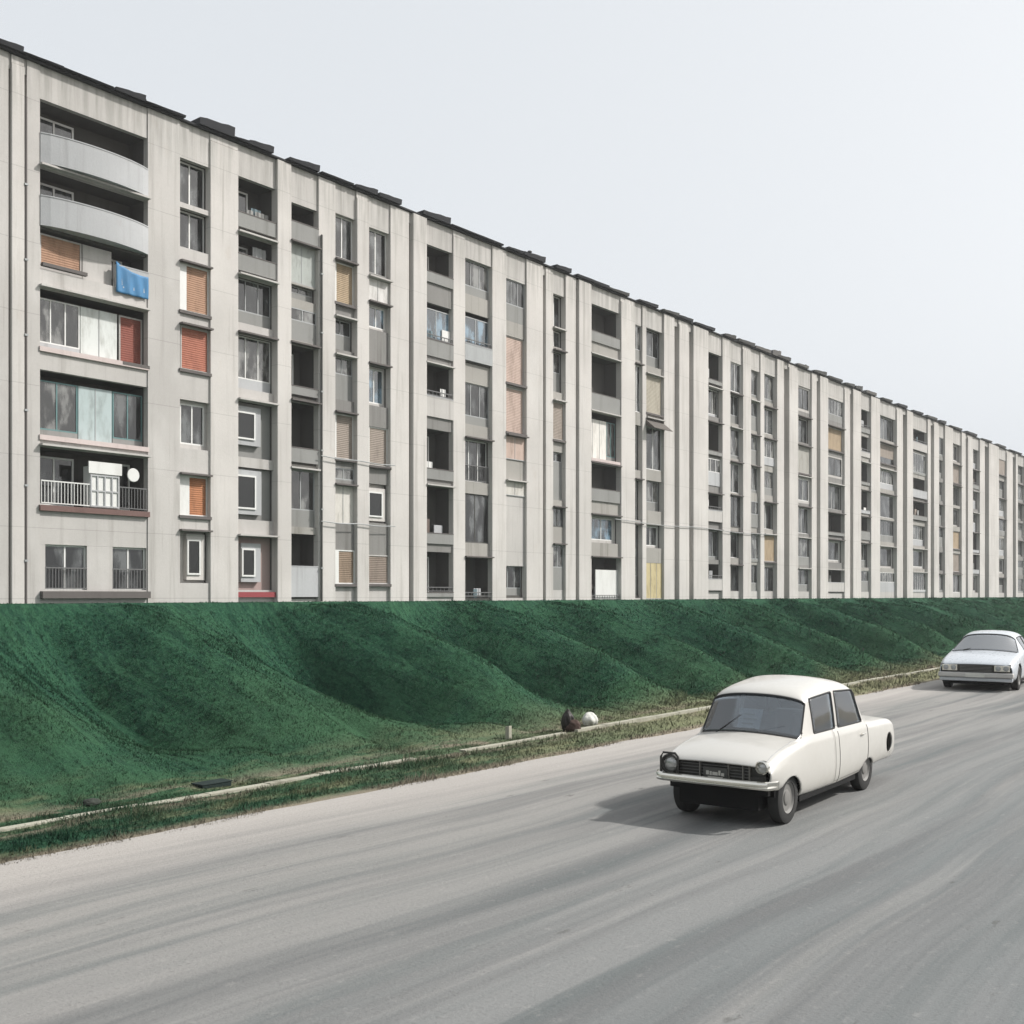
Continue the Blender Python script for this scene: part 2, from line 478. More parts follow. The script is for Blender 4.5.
# ------------------------------------------------------------------ road
rm = NB('road_surface', 0.88, 0.25)
wn = rm.noise(0.075, (1, 1, 1), 2, 0.5)
wn2 = rm.noise(0.5, (1, .35, 1), 3, 0.5, (4, 4, 0))
cx_ = rm.t.nodes.new('ShaderNodeCombineXYZ')
rm.l(rm.math('ADD', rm.math('MULTIPLY', rm.math('SUBTRACT', wn, .5), 1.7), rm.math('MULTIPLY', rm.math('SUBTRACT', wn2, .5), 0.28)), cx_.inputs[0])
va_ = rm.t.nodes.new('ShaderNodeVectorMath'); va_.operation = 'ADD'
rm.l(rm.tc, va_.inputs[0]); rm.l(cx_.outputs[0], va_.inputs[1])
tc_plain = rm.tc
X = rm.axis(0)
base = rm.mix(rm.ramp(X, -9.5, -2.5), (0.295, 0.290, 0.278), (0.212, 0.222, 0.224))
rm.tc = va_.outputs[0]
s1 = rm.ramp(rm.noise(1.0, (1.5, 0.055, 1), 6, 0.6, dist=0.3), 0.42, 0.66)
s2 = rm.ramp(rm.noise(1.0, (2.6, 0.09, 1), 5, 0.6, (5, 0, 0), 0.35), 0.44, 0.72)
s3 = rm.ramp(rm.noise(0.5, (1, 0.35, 1), 4, 0.6, (11, 4, 0), 0.6), 0.44, 0.62)
c = rm.mix(rm.math('MULTIPLY', s1, 0.75), base, (0.130, 0.135, 0.138))
c = rm.mix(rm.math('MULTIPLY', s2, 0.62), c, (0.110, 0.130, 0.133))
c = rm.mix(rm.math('MULTIPLY', rm.math('MULTIPLY', s3, rm.ramp(X, -6, -2)), 0.35), c, (0.150, 0.175, 0.182))
light = rm.ramp(rm.noise(1.0, (2.4, 0.07, 1), 5, 0.6, (2, 9, 0), 0.3), 0.52, 0.72)
c = rm.mix(rm.math('MULTIPLY', light, 0.45), c, (0.37, 0.36, 0.345))
rm.tc = tc_plain
sh = rm.math('ADD', X, rm.math('MULTIPLY', rm.noise(0.6, (1, 0.25, 1), 4, 0.6, (1, 1, 0)), 1.2))
shoulder = rm.ramp(sh, -8.1, -9.8)
c = rm.mix(rm.math('MULTIPLY', shoulder, 0.62), c, (0.52, 0.49, 0.46))
fine = rm.noise(28, (1, 1, 1), 6, 0.75)
c = rm.mix(rm.ramp(fine, 0.50, 0.72, 0, 0.38), c, (0.09, 0.09, 0.088))
c = rm.mix(rm.ramp(rm.noise(9, (1, 0.6, 1), 5, 0.75, (3, 3, 0)), 0.55, 0.78, 0, 0.28), c, (0.46, 0.45, 0.43))
crumb = rm.math('MULTIPLY', rm.ramp(rm.noise(2.6, (1.6, .55, 1), 4, .7, (6, 2, 0)), .63, .70), rm.ramp(rm.noise(.35, (1.5, .15, 1), 2, .5, (0, 7, 0)), .48, .56))
c = rm.mix(rm.math('MULTIPLY', crumb, .55), c, (.10, .098, .092))
c = rm.mix(1.0, c, (.80, .79, .775), 'MULTIPLY')
rm.color(c)
hsum = rm.math('ADD', fine, rm.math('MULTIPLY', rm.noise(1.0, (3.4, 0.11, 1), 5, 0.6), 1.4))
rm.bump(hsum, 0.5, 0.02)
M_ROAD = rm.m
yy = np.concatenate([np.arange(-60, -4, 4), np.arange(-4, 70, 0.12), np.arange(70, 400, 6), np.array([400, 900, 1600])])
edge = 10.72 + 0.22 * fbm(yy * 0.7, yy * 0 + 1, 4) + 0.22 * fbm(yy * 0.16, yy * 0 + 8, 2)
XR = [0.0, 0.6, 2.0, 5.0, 9.0, 14.0, 22.0]
rv, rf = [], []
for i, (y_, e) in enumerate(zip(yy, edge)):
    for dx in XR: rv.append((-e + dx, y_, 0.004 + (0.02 if dx == 0 else 0.0) * 0))
k = len(XR)
for i in range(len(yy) - 1):
    for j in range(k - 1):
        rf.append((i * k + j, i * k + j + 1, (i + 1) * k + j + 1, (i + 1) * k + j))
me2 = bpy.data.meshes.new('road'); me2.from_pydata(rv, [], rf); me2.materials.append(M_ROAD)
road = bpy.data.objects.new('road', me2); COL.objects.link(road)
tag(road, 'pale dusty grey road with long streaks', None, None, 'structure')

# narrow pale concrete strip in the verge
kb = MB()
M_KERB = concrete('strip_concrete', (0.33, 0.32, 0.26), None, 1.0)
y_ = -6.0
while y_ < 240:
    L_ = 1.0 if y_ < 70 else 6.0
    o1 = 0.05 * (vnoise(np.array([y_ * .3]), np.array([2.2]))[0] - .5)
    dz = rnd.uniform(-0.008, 0.008)
    lo = (0.045 if y_ < 17 else 0.075) + dz
    a, b = y_ + 0.008, y_ + L_ - 0.008
    if 11.5 < y_ < 24 and rnd.random() < .18:
        y_ += rnd.uniform(.3, .9); continue
    kb.hexa([(-12.20 + o1, a, -.1), (-12.06 + o1, a, -.1), (-12.06 + o1, b, -.1), (-12.20 + o1, b, -.1),
             (-12.20 + o1, a, lo), (-12.06 + o1, a, lo), (-12.06 + o1, b, lo), (-12.20 + o1, b, lo)], M_KERB)
    y_ += L_
kerb = kb.build('path')
tag(kerb, 'narrow pale concrete strip running through the verge grass', None, None, 'structure')

# ------------------------------------------------------------------ the long apartment block
PF = 42.3
BO = Vector((-PF, 60.0, 0.0))
bld = empty('apartment_building', BO)
tag(bld, 'very long pale concrete apartment block with vertical piers behind the grass bank', 'apartment building')
def T(px): return along(px, PF)
def ZP(py, px): return height(py, T(px), PF)
def fb(mb, t0, t1, z0, z1, d0, d1, m):      # d = depth behind the facade plane, metres
    mb.box(-(PF + d1), -(PF + d0), t0, t1, z0, z1, m)

DEEP = 1.35
# columns of openings: x0, x1, list of (ytop, ybottom, type, options)
cols = []
def colm(x0, x1, rows=None, style=None): cols.append((x0, x1, rows, style))
BR, OR_, RD, TN, TP, PK, YL = (0.33, 0.195, 0.125), (0.38, 0.16, 0.075), (0.34, 0.125, 0.08), (0.33, 0.25, 0.16), (0.26, 0.22, 0.185), (0.42, 0.32, 0.27), (0.44, 0.37, 0.21)
colm(-120, -35, None, 'mix')
colm(40, 148, [
    (118, 180, 'B', dict(par=28, pc='para', split=1, door=1, stuff=1)),
    (183, 240, 'B', dict(par=28, pc='para', split=1, door=1)),
    (240, 281, 'X', dict(kind='tarp')),
    (299, 356, 'M', dict(parts=[('G', .0, .40, 'white'), ('P', .40, .75, (0.55, 0.57, 0.55)), ('S', .75, 1.0, (0.22, .07, .05))])),
    (378, 441, 'M', dict(parts=[('G', .0, .38, 'teal'), ('P', .38, .70, (0.36, 0.42, 0.42)), ('G', .70, 1.0, 'teal')])),
    (452, 508, 'B', dict(par=0, pc='para', ac=1, door=2, rail=1)),
    (546, 590, 'D', dict())])
colm(180, 210, [(162, 206, 'W', dict(mull=1)), (211, 250, 'W', dict(mull=1, curt=.5)), (266, 313, 'S', dict(c=BR, fw=.22)), (328, 371, 'S', dict(c=RD)),
    (401, 449, 'W', dict(fw=.12, curt=.3)), (476, 516, 'S', dict(c=OR_, fw=.36)), (532, 583, 'N', dict(sz=(.30, .75, .16, .86), c='white'))])
colm(238, 276, [(182, 232, 'B', dict(par=14, pc='grey', door=1)), (238, 275, 'B', dict(par=16, pc='grey', door=1)), (280, 325, 'G', dict(low=.28)),
    (337, 390, 'G', dict(low=.2, c='white')), (403, 458, 'N', dict(sz=(.0, .50, .32, .82), c='grey')), (468, 520, 'N', dict(sz=(.0, .52, .2, .85), c='grey')),
    (537, 590, 'N', dict(sz=(.15, .50, .25, .78), c='pink', strip=1))])
colm(290, 318, [(206, 243, 'B', dict(par=18, pc='grey')), (246, 284, 'P', dict(c=(0.33, 0.35, 0.33))), (286, 300, 'G', dict(low=.5)), (309, 341, 'G', dict(low=.6)),
    (346, 396, 'B', dict(par=8, pc='grey', door=2)), (403, 463, 'B', dict(par=14, pc='grey')), (470, 527, 'G', dict(low=.3)), (534, 597, 'B', dict(par=30, pc='para'))])
colm(335, 356, [(216, 258, 'W', dict(mull=1, curt=.4)), (263, 304, 'S', dict(c=TN, fw=.15)), (319, 350, 'G', dict(low=.5)), (357, 400, 'G', dict(low=.6)),
    (414, 459, 'S', dict(c=TP, fw=.15)), (468, 481, 'G', dict(low=.1)), (486, 524, 'P', dict(c=(0.52, 0.50, 0.46))), (550, 584, 'S', dict(c=(0.23, 0.17, 0.12), fw=.2))])
colm(368, 390, [(230, 274, 'W', dict(mull=1, curt=.7, cc='y')), (280, 303, 'P', dict(c=(.55, .54, .52))), (305, 330, 'W', dict(fw=.12, b=1)), (366, 406, 'W', dict(b=1, fw=.1)),
    (427, 466, 'S', dict(c=TP, fw=.15)), (484, 523, 'N', dict(sz=(.1, .75, .15, .8), c='white')), (555, 584, 'S', dict(c=(.20, .16, .13)))])
colm(425, 453, [(248, 285, 'B', dict(par=10, pc='grey', door=1)), (305, 358, 'B', dict(par=16, pc='grey', win='b')), (366, 418, 'B', dict(par=20, pc='wall')),
    (430, 480, 'B', dict(par=10, pc='grey', door=1)), (487, 544, 'B', dict(par=10, pc='grey')), (552, 597, 'B', dict(par=4, pc='grey', door=1))])
colm(465, 492, [(262, 296, 'G', dict(low=.25)), (314, 363, 'B', dict(par=16, pc='dark', win='b')), (384, 425, 'G', dict(low=.2)), (440, 482, 'W', dict(mull=2, rail=1)),
    (494, 543, 'W', dict(dark=1)), (558, 598, 'B', dict(par=0, door=1))])
colm(506, 526, [(281, 322, 'G', dict(low=.4)), (337, 384, 'S', dict(c=PK)), (388, 433, 'S', dict(c=PK)), (437, 460, 'P', dict(c=PK)), (482, 496, 'P', dict(c=(.5, .48, .44))), (566, 598, 'G', dict(low=.3))])
colm(553, 565, [(295, 327, 'W', {}), (330, 347, 'W', {}), (352, 392, 'G', dict(low=.5)), (402, 440, 'S', dict(c=TP)), (452, 500, 'G', dict(low=.8)), (508, 527, 'W', dict(dark=1)), (545, 590, 'G', dict(low=.5))])
colm(590, 620, [(308, 345, 'B', dict(par=10, pc='grey', door=1)), (358, 412, 'B', dict(par=16, pc='grey', door=1)), (414, 460, 'M', dict(parts=[('P', 0, .7, (.62, .60, .56)), ('G', .7, 1, 'teal')])),
    (465, 502, 'B', dict(par=12, pc='grey')), (516, 543, 'W', dict(mull=1, b=1, fw=.14, d=1)), (558, 600, 'Q', dict())])
colm(634, 642, [(325, 360, 'G', {}), (365, 412, 'W', {}), (425, 470, 'W', {}), (480, 520, 'W', {}), (525, 598, 'G', {})])
colm(646, 663, [(330, 367, 'G', dict(low=.3)), (376, 414, 'S', dict(c=(.34, .31, .25))), (420, 470, 'A', dict()), (481, 511, 'G', dict(low=.3)), (525, 548, 'W', dict(fw=.12)), (563, 599, 'P', dict(c=YL))])
for (a, b, st) in ((707, 722, 'bal'), (730, 742, 'win'), (750, 760, 'glz'), (764, 776, 'win'), (797, 811, 'win'), (827, 844, 'mix'), (860, 870, 'bal'),
                   (879, 896, 'mix'), (912, 927, 'mix'), (938, 944, 'glz'), (952, 961, 'win'), (972, 979, 'mix'), (998, 1006, 'mix'), (1017, 1024, 'glz')):
    colm(a, b, None, st)
# solid piers: x0, x1, how proud
piers = [(-190, -122, .0), (-33, 8.5, .0), (11, 24, .06), (27, 40, .0), (148, 180, .0), (210, 238, .04), (276, 290, .12), (318, 335, .05), (356, 368, .10), (390, 408.6, .04), (411.4, 425, .16),
    (453, 465, .03), (492, 506, .03), (526, 542.5, .05), (545.5, 553, .03), (565, 575.2, .06), (577.5, 590, .14), (620, 634, .12), (642, 646, .04), (663, 673.5, .10), (678, 688, .12), (692, 707, .14),
    (722, 730, .06), (742, 750, .12), (760, 764, .05), (776, 783, .12), (788, 797, .14), (811, 816, .08), (819, 827, .14), (844, 849.5, .08), (852, 860, .14), (870, 879, .14), (896, 902, .12), (906, 912, .14),
    (927, 930, .1), (933, 938, .14), (944, 952, .14), (961, 965, .1), (967, 972, .14), (979, 984, .12), (988, 998, .14), (1006, 1012, .12), (1015, 1017, .14)]
solid = [(T(a), T(b), q) for a, b, q in piers]
colT = [(T(a), T(b), rows, st, (a + b) / 2) for a, b, rows, st in cols]
t = T(1024)
END_T = 262.0
while t < END_T - 12:                       # the block goes on past the picture's edge with the same rhythm
    solid.append((t, t + 2.2, .14)); colT.append((t + 2.2, t + 5.0, None, 'mix', 1100)); solid.append((t + 5.0, t + 6.6, .12)); t += 7.1
solid.append((t, END_T, .0))
solid.sort(); START_T = solid[0][0] - 6
solid.insert(0, (START_T, solid[0][0] - 0.0, -.0))

wall = MB()
# piers
for i, (a, b, q) in enumerate(solid):
    pm = MB()
    if q <= 0.001:
        fb(wall, a, b, BASE_Z - .5, ROOF_Z, 0.0, DEEP, M_WALL)
    else:
        fb(pm, a, b, BASE_Z - .5, ROOF_Z - 0.02 - (0.0 if i % 3 else 0.35), -q, DEEP - .01, M_PIER)
        if not i % 3: fb(pm, a, b, ROOF_Z - .37 + .003, ROOF_Z - .02, -q * .4, DEEP - .02, M_PIER)
        pm.build('pier', bld, BO, bevel=0.03)
# grooves and openings
colset = [(a, b) for a, b, *_ in colT]
edges_ = sorted(solid)
for (a0, b0, _), (a1, b1, _) in zip(edges_[:-1], edges_[1:]):
    if a1 - b0 > 0.02 and not any(abs(a - b0) < .3 or (a < (b0 + a1) / 2 < b) for a, b in colset):
        fb(wall, b0, a1, BASE_Z - .5, ROOF_Z - .6, 0.70, DEEP, M_INSHADE)
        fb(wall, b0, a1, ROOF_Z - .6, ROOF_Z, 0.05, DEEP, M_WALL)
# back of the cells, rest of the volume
fb(wall, START_T, END_T, BASE_Z - .5, ROOF_Z - .003, DEEP + .003, 13.0, M_INSHADE)

individual, rest = [], []
FLOORS = [(22.35 - 2.86 * k_ , 22.35 - 2.86 * k_ - 2.35) for k_ in range(7)]
pcm = {'para': M_PARA, 'grey': M_GREYW, 'wall': M_WALL, 'dark': M_GREYF}
M_TEALF = paint('teal_frame', (0.10, 0.19, 0.19), 0.5)
fm = {'white': M_WHITE, 'teal': M_TEALF, 'grey': M_GREYF}

def colmat(c, slats=True):
    return paint('tone_%03d_%03d_%03d%s' % (*[int(v * 999) for v in c], '_s' if slats else ''), c, 0.75, 0.6, slats)

def frame(mb, t0, t1, z0, z1, d, m, wdt=.06, th=.06, nt_=1, nz_=1):
    fb(mb, t0, t1, z0, z0 + wdt, d, d + th, m); fb(mb, t0, t1, z1 - wdt, z1, d, d + th, m)
    fb(mb, t0, t0 + wdt, z0 + wdt, z1 - wdt, d, d + th, m); fb(mb, t1 - wdt, t1, z0 + wdt, z1 - wdt, d, d + th, m)
    for i in range(1, nt_):
        c = t0 + (t1 - t0) * i / nt_
        fb(mb, c - wdt / 2, c + wdt / 2, z0 + wdt, z1 - wdt, d + .004, d + th - .004, m)
    for i in range(1, nz_):
        c = z0 + (z1 - z0) * i / nz_
        fb(mb, t0 + wdt, t1 - wdt, c - wdt / 2, c + wdt / 2, d + .008, d + th - .008, m)

def curtain(mb, t0, t1, z0, z1, d, m):
    nn = max(4, int((t1 - t0) / .09)); k = mb.midx(m); b = len(mb.v)
    for i in range(nn + 1):
        tt = t0 + (t1 - t0) * i / nn; dd = d + .03 * math.sin(i * 2.1) + .015 * math.sin(i * 5.7)
        mb.v += [(-(PF + dd), tt, z0), (-(PF + dd), tt, z1)]
    for i in range(nn):
        mb.f.append((b + 2 * i, b + 2 * i + 2, b + 2 * i + 3, b + 2 * i + 1)); mb.mi.append(k)

def railing(mb, t0, t1, z0, z1, d, m, step=.14):
    fb(mb, t0, t1, z1 - .05, z1, d, d + .05, m); fb(mb, t0, t1, z0 + .04, z0 + .08, d, d + .04, m)
    nn = max(3, int((t1 - t0) / step))
    for i in range(nn + 1):
        c = t0 + .015 + (t1 - t0 - .03) * i / nn
        fb(mb, c - .012, c + .012, z0 + .08, z1 - .05, d + .01, d + .035, m)

def win_pieces(t0, t1, z0, z1, ty, o, d=.14):
    """returns (name, [(piece, MB)...]) ; first piece is the part, the others are its sub-parts"""
    fr, pn, ex = MB(), MB(), MB()
    W_, H_ = t1 - t0, z1 - z0
    if ty == 'W':
        fmx = M_DARKF if o.get('dark') else fm.get(o.get('f', 'white'))
        wdt = .07
        a = t0 + o.get('fw', 0) * W_; b = t1 - o.get('fw', 0) * W_ * .6; c, e = z0 + o.get('fw', 0) * H_ * .8, z1 - o.get('fw', 0) * H_ * .5
        if o.get('fw'):
            m = M_WALL
            fb(fr, t0, t1, z0, c, d, d + .10, m); fb(fr, t0, t1, e, z1, d, d + .10, m)
            fb(fr, t0, a, c, e, d, d + .10, m); fb(fr, b, t1, c, e, d, d + .10, m)
        frame(fr, a, b, c, e, d + .02, fmx, wdt, .06, 1 + o.get('mull', 1), 1)
        fb(pn, a + wdt, b - wdt, c + wdt, e - wdt, d + .045, d + .053, M_GLASSB if o.get('b') else M_GLASS)
        cu = o.get('curt', .35)
        if cu and not o.get('dark'):
            mc = colmat((.55, .47, .28), False) if o.get('cc') else M_CURT
            curtain(ex, a + .05, a + .05 + (b - a) * cu, c + .05, e - .03, d + .16, mc)
        if o.get('rail'):
            rl = MB(); railing(rl, t0, t1, z0 + .02, z0 + H_ * .4, d - .18, M_RAIL)
            return 'window', [('window', fr), ('pane', pn), ('curtain', ex), ('railing', rl)]
        return 'window', [('window', fr), ('pane', pn), ('curtain', ex)]
    if ty == 'S':
        a = t0 + o.get('fw', .06) * W_
        if a > t0 + .1: fb(fr, t0, a, z0, z1, d, d + .08, M_WHITE)
        frame(fr, a, t1, z0, z1, d, M_WHITE if o.get('fw', 0) else M_WALL, .06, .09)
        fb(fr, t0 - .06, t1 + .06, z0 - .14, z0 - .003, -.07, .12, M_LEDGE)
        z2 = z0 + .06 + o.get('up', 0) * H_
        fb(ex, a + .06, t1 - .06, z2, z1 - .06, d + .035, d + .06, colmat(o['c']))
        if o.get('up'): fb(pn, a + .06, t1 - .06, z0 + .06, z2, d + .05, d + .058, M_GLASS)
        return 'window', [('window', fr), ('shutter', ex), ('pane', pn)]
    if ty == 'G':
        m = fm.get(o.get('c', 'grey'))
        lo = o.get('low', .3); zc = z0 + H_ * lo
        fb(fr, t0, t1, z0, zc, d, d + .05, M_GREYW if o.get('c', 'grey') != 'white' else M_PARA)
        nn = max(2, int(round(W_ / .75)))
        frame(fr, t0, t1, zc + .003, z1, d, m, .055, .06, nn, 1)
        fb(pn, t0 + .05, t1 - .05, zc + .05, z1 - .05, d + .03, d + .038, M_FROST if rnd.random() < .65 else M_GLASS)
        if rnd.random() < .6:
            a = t0 + W_ * rnd.uniform(.05, .5); curtain(ex, a, min(t1 - .05, a + W_ * .4), zc + .05, z1 - .06, d + .18, M_CURT)
        return 'window', [('window', fr), ('pane', pn), ('curtain', ex)]
    if ty == 'P':
        fb(fr, t0, t1, z0, z1, d, d + .05, colmat(o['c'], False))
        nn = max(2, int(W_ / .8))
        for i in range(1, nn):
            c = t0 + W_ * i / nn; fb(fr, c - .015, c + .015, z0, z1, d - .015, d - .001, M_GREYF)
        fb(fr, t0, t1, z0, z0 + .05, d - .03, d - .002, M_GREYF)
        return 'infill_panel', [('infill_panel', fr)]
    if ty == 'N':
        bx0, bx1, bz0, bz1 = o['sz']; cc_ = o.get('c')
        m = {'white': M_PIER, 'grey': M_GREYW, 'pink': concrete('pink_plaster', (.36, .27, .25))}[cc_]
        dd = .45
        fb(fr, t0, t1, z0, z1, dd, dd + .08, m)
        a, b, c, e = t0 + bx0 * W_, t0 + bx1 * W_, z0 + bz0 * H_, z0 + bz1 * H_
        fb(fr, a, min(t1, b + .16 * W_), c - .1 * H_, e + .1 * H_, dd - .25, dd - .003, M_PARA if cc_ != 'white' else M_PIER)
        frame(fr, a, b, c, e, dd - .32, M_WHITE, .08, .07, 1)
        fb(pn, a + .08, b - .08, c + .08, e - .08, dd - .275, dd - .26, paint('dark_pane', (.012, .013, .013), .15, 0, False, .5))
        if o.get('strip'): fb(fr, t0, t1, z0 - .35, z0 - .1, .0, .04, paint('red_strip', (.24, .045, .05), .7))
        return 'window', [('window', fr), ('pane', pn)]

def balcony_pieces(t0, t1, z0, z1, o):
    W_ = t1 - t0
    par = o.get('parm', .9); bm_, dr, rl, ex = MB(), MB(), MB(), MB()
    zp = z0 + par
    if par > .05:
        fb(bm_, t0 - .02, t1 + .02, z0, zp, -.035, .09, pcm[o.get('pc', 'para')])
        fb(bm_, t0 - .02, t1 + .02, zp + .002, zp + .05, -.05, .11, M_LEDGE if o.get('pc') == 'grey' else M_PARA)
        if o.get('split'):
            bm_ = MB(); pieces_m = pcm[o.get('pc', 'para')]; N_ = 14
            def bow(q): return -.035 - .42 * (1 - (2 * q - 1) ** 2) ** .8
            for i_ in range(N_):
                qa, qb = i_ / N_, (i_ + 1) / N_; ya, yb_ = t0 + W_ * qa, t0 + W_ * qb; da, db = bow(qa), bow(qb)
                for (za_, zb_, e_) in ((z0, zp, 0), (zp + .002, zp + .05, .02)):
                    bm_.hexa([(-(PF + .12 + e_), ya, za_), (-(PF + da - e_), ya, za_), (-(PF + db - e_), yb_, za_), (-(PF + .12 + e_), yb_, za_),
                              (-(PF + .12 + e_), ya, zb_), (-(PF + da - e_), ya, zb_), (-(PF + db - e_), yb_, zb_), (-(PF + .12 + e_), yb_, zb_)], pieces_m)
        if 0:
            c = t0 + W_ * .42; fb(bm_, c - .012, c + .012, z0, zp, -.045, -.037, M_GREYF)
    fb(bm_, t0 + .01, t1 - .01, z0 - .10, z0 - .003, .12, DEEP - .02, M_INSHADE)
    pieces = [('balcony', bm_)]
    if rnd.random() < .75 and not o.get('rail') and par < 2:
        sc_ = MB()  # balcony clutter: hanging laundry cloth, boxes, sometimes a rail
        for _ in range(rnd.choice([1, 1, 2, 3])):
            a_ = t0 + rnd.uniform(.02, .7) * W_; b2_ = min(t1 - .03, a_ + rnd.uniform(.25, .9)); top_ = zp + rnd.uniform(.15, .95)
            mt_ = rnd.choice([M_WHITE, M_CURT, M_GREYW, M_GREYF, M_PARA, colmat(TP, False), colmat((.13, .10, .085), False), colmat((.12, .17, .19), False)])
            dd_ = rnd.uniform(.16, .6)
            if rnd.random() < .5: curtain(sc_, a_, b2_, max(z0 + .1, zp - .4), min(z1 - .12, top_ + .2), dd_, mt_)
            else: fb(sc_, a_, b2_, z0, min(top_, z1 - .12), dd_, dd_ + .05, mt_)
        if rnd.random() < .4: railing(sc_, t0 + .02, t1 - .02, zp + .05, min(z1 - .1, zp + .35), .02, M_RAIL, .3)
        pieces.append(('balcony_clutter', sc_))
    nd = o.get('door', 0)
    if nd:
        sp = [(.06, .42), (.60, .96)][:nd] if W_ > 2.5 else [(.1, .62)]
        for (a, b) in sp:
            frame(dr, t0 + a * W_, t0 + b * W_, z0 + .05, z1 - .25, DEEP - .28, M_WHITE, .08, .07, 2, 1)
            fb(dr, t0 + a * W_ + .1, t0 + a * W_ + .1 + (b - a) * W_ * .45, z0 + .1, z1 - .3, DEEP - .2, DEEP - .17, M_CURT)
            fb(rl if False else dr, t0 + a * W_ + .08, t0 + b * W_ - .08, z0 + .13, z1 - .33, DEEP - .245, DEEP - .238, M_GLASS)
        pieces.append(('door', dr))
    if o.get('win') == 'b':
        frame(dr, t0 + .04, t1 - .04, zp + .06, z1 - .25, .25, M_GREYF, .06, .06, 2, 1)
        fb(ex, t0 + .1, t1 - .1, zp + .12, z1 - .3, .27, .28, M_GLASSB)
        pieces += [('glazing', dr), ('pane', ex)]
    if o.get('rail'):
        railing(rl, t0 + .05, t0 + W_ * .45, z0 + .02, z0 + 1.0, .0, M_WHITE)
        railing(rl, t0 + W_ * .72, t1 - .05, z0 + .02, z0 + 1.0, .0, M_RAIL)
        fb(rl, t0 - .05, t1 + .03, z0 - .25, z0 - .02, -.12, .1, paint('rusty_ledge', (.14, .085, .075), .8))
        pieces.append(('railing', rl))
    if o.get('ac'):
        cb = MB(); a = t0 + W_ * .44; b = t0 + W_ * .72
        fb(cb, a, b, z0 + .02, z0 + 1.75, .02, .5, M_WHITE)
        frame(cb, a + .02, b - .02, z0 + .05, z0 + 1.4, -.03, M_PARA, .06, .045, 4, 2)
        fb(cb, a - .08, b + .08, z0 + 1.45, z0 + 1.95, -.06, .0, M_WHITE)
        pieces.append(('cabinet', cb))
        cb = MB(); cb.lathe([(-.02, .02), (-.02, .28), (.03, .30), (.05, .28)], M_WHITE, (-(PF + .15), t0 + W_ * .87, z0 + 1.55), 'x', 20)
        pieces.append(('satellite_dish', cb))
    return 'balcony', pieces

tarp_info = {}
def do_opening(t0, t1, z0, z1, ty, o, pxc):
    W_, H_ = t1 - t0, z1 - z0
    outp = []
    if ty == 'B':
        outp.append(balcony_pieces(t0, t1, z0, z1, o))
    elif ty == 'M':
        for i, (k_, a, b, c_) in enumerate(o['parts']):
            oo = dict(c=c_, low=.12) if k_ == 'G' else dict(c=c_)
            outp.append(win_pieces(t0 + a * W_ + .03, t0 + b * W_ - .01, z0, z1 - H_ * .13, k_, oo, .42))
        led = MB(); fb(led, t0 - .04, t1 + .03, z0 - .2, z0 - .003, -.06, .55, concrete('pinkish_ledge', (.50, .43, .41)))
        outp.append(('ledge', [('ledge', led)]))
    elif ty == 'X':
        outp.append(win_pieces(t0 + .15, t0 + W_ * .40, z0 + .25, z1 - .2, 'S', dict(c=BR, fw=0), .30))
        p_ = MB(); fb(p_, t0, t0 + .14, z0, z1 - .2, .32, .4, M_WALL); fb(p_, t0 + W_ * .41, t0 + W_ * .68, z0, z1 - .2, .30, .40, M_WALL)
        fb(p_, t0 + .14, t0 + W_ * .41, z0, z0 + .24, .32, .4, M_WALL)
        outp.append(('infill_panel', [('infill_panel', p_)]))
        b_ = balcony_pieces(t0 + W_ * .69, t1, z0, z1, dict(parm=.9, pc='para', door=1)); outp.append(b_)
        tarp_info.update(t0=t0 + W_ * .68, t1=t1 - .02, z0=z0 - .25, z1=z0 + H_ * .62)
    elif ty == 'D':
        for (a, b) in ((.05, .42), (.66, .99)):
            n_, pcs = win_pieces(t0 + a * W_, t0 + b * W_, z0, z1, 'W', dict(mull=1, curt=.4, fw=0), .16)
            rl = MB(); railing(rl, t0 + a * W_, t0 + b * W_, z0, z0 + H_ * .5, .03, M_RAIL)
            pcs.append(('railing', rl)); outp.append((n_, pcs))
        mid = MB(); fb(mid, t0, t0 + .05 * W_, z0, z1, .05, .3, M_WALL); fb(mid, t0 + .42 * W_, t0 + .66 * W_, z0, z1, .05, .3, M_WALL); fb(mid, t0 + .99 * W_, t1, z0, z1, .05, .3, M_WALL)
        fb(mid, t0, t1, z0 - .35, z0 - .06, -.22, .03, M_LEDGE)
        outp.append(('infill_panel', [('infill_panel', mid)]))
    elif ty == 'A':
        aw = MB(); q = z1 - .55
        x0 = -(PF + .12)
        aw.hexa([(x0, t0 - .1, q), (x0 + .9, t0 - .1, q - .25), (x0 + .9, t1 + .1, q - .25), (x0, t1 + .1, q), (x0, t0 - .1, z1), (x0 + .9, t0 - .1, q - .20), (x0 + .9, t1 + .1, q - .20), (x0, t1 + .1, z1)], paint('awning_cloth', (.10, .09, .08), .9))
        outp.append(('awning', [('awning', aw)]))
        outp.append(win_pieces(t0, t1, z0, q - .01, 'W', dict(curt=.5)))
    elif ty == 'Q':
        b_ = balcony_pieces(t0, t1, z0, z1, dict(parm=0)); sh_ = MB()
        k = sh_.midx(M_CURT)
        fb(sh_, t0 + W_ * .25, t1 - .05, z0 + .05, z1 - H_ * .28, .18, .24, M_WHITE)
        b_[1].append(('sheet', sh_)); outp.append(b_)
    else:
        outp.append(win_pieces(t0, t1, z0, z1, ty, o, rnd.choice([.14, .28, .42, .42]) if ty in 'WG' else rnd.choice([.10, .2])))
    for e in outp:
        (individual if pxc < 706 else rest).append(e)

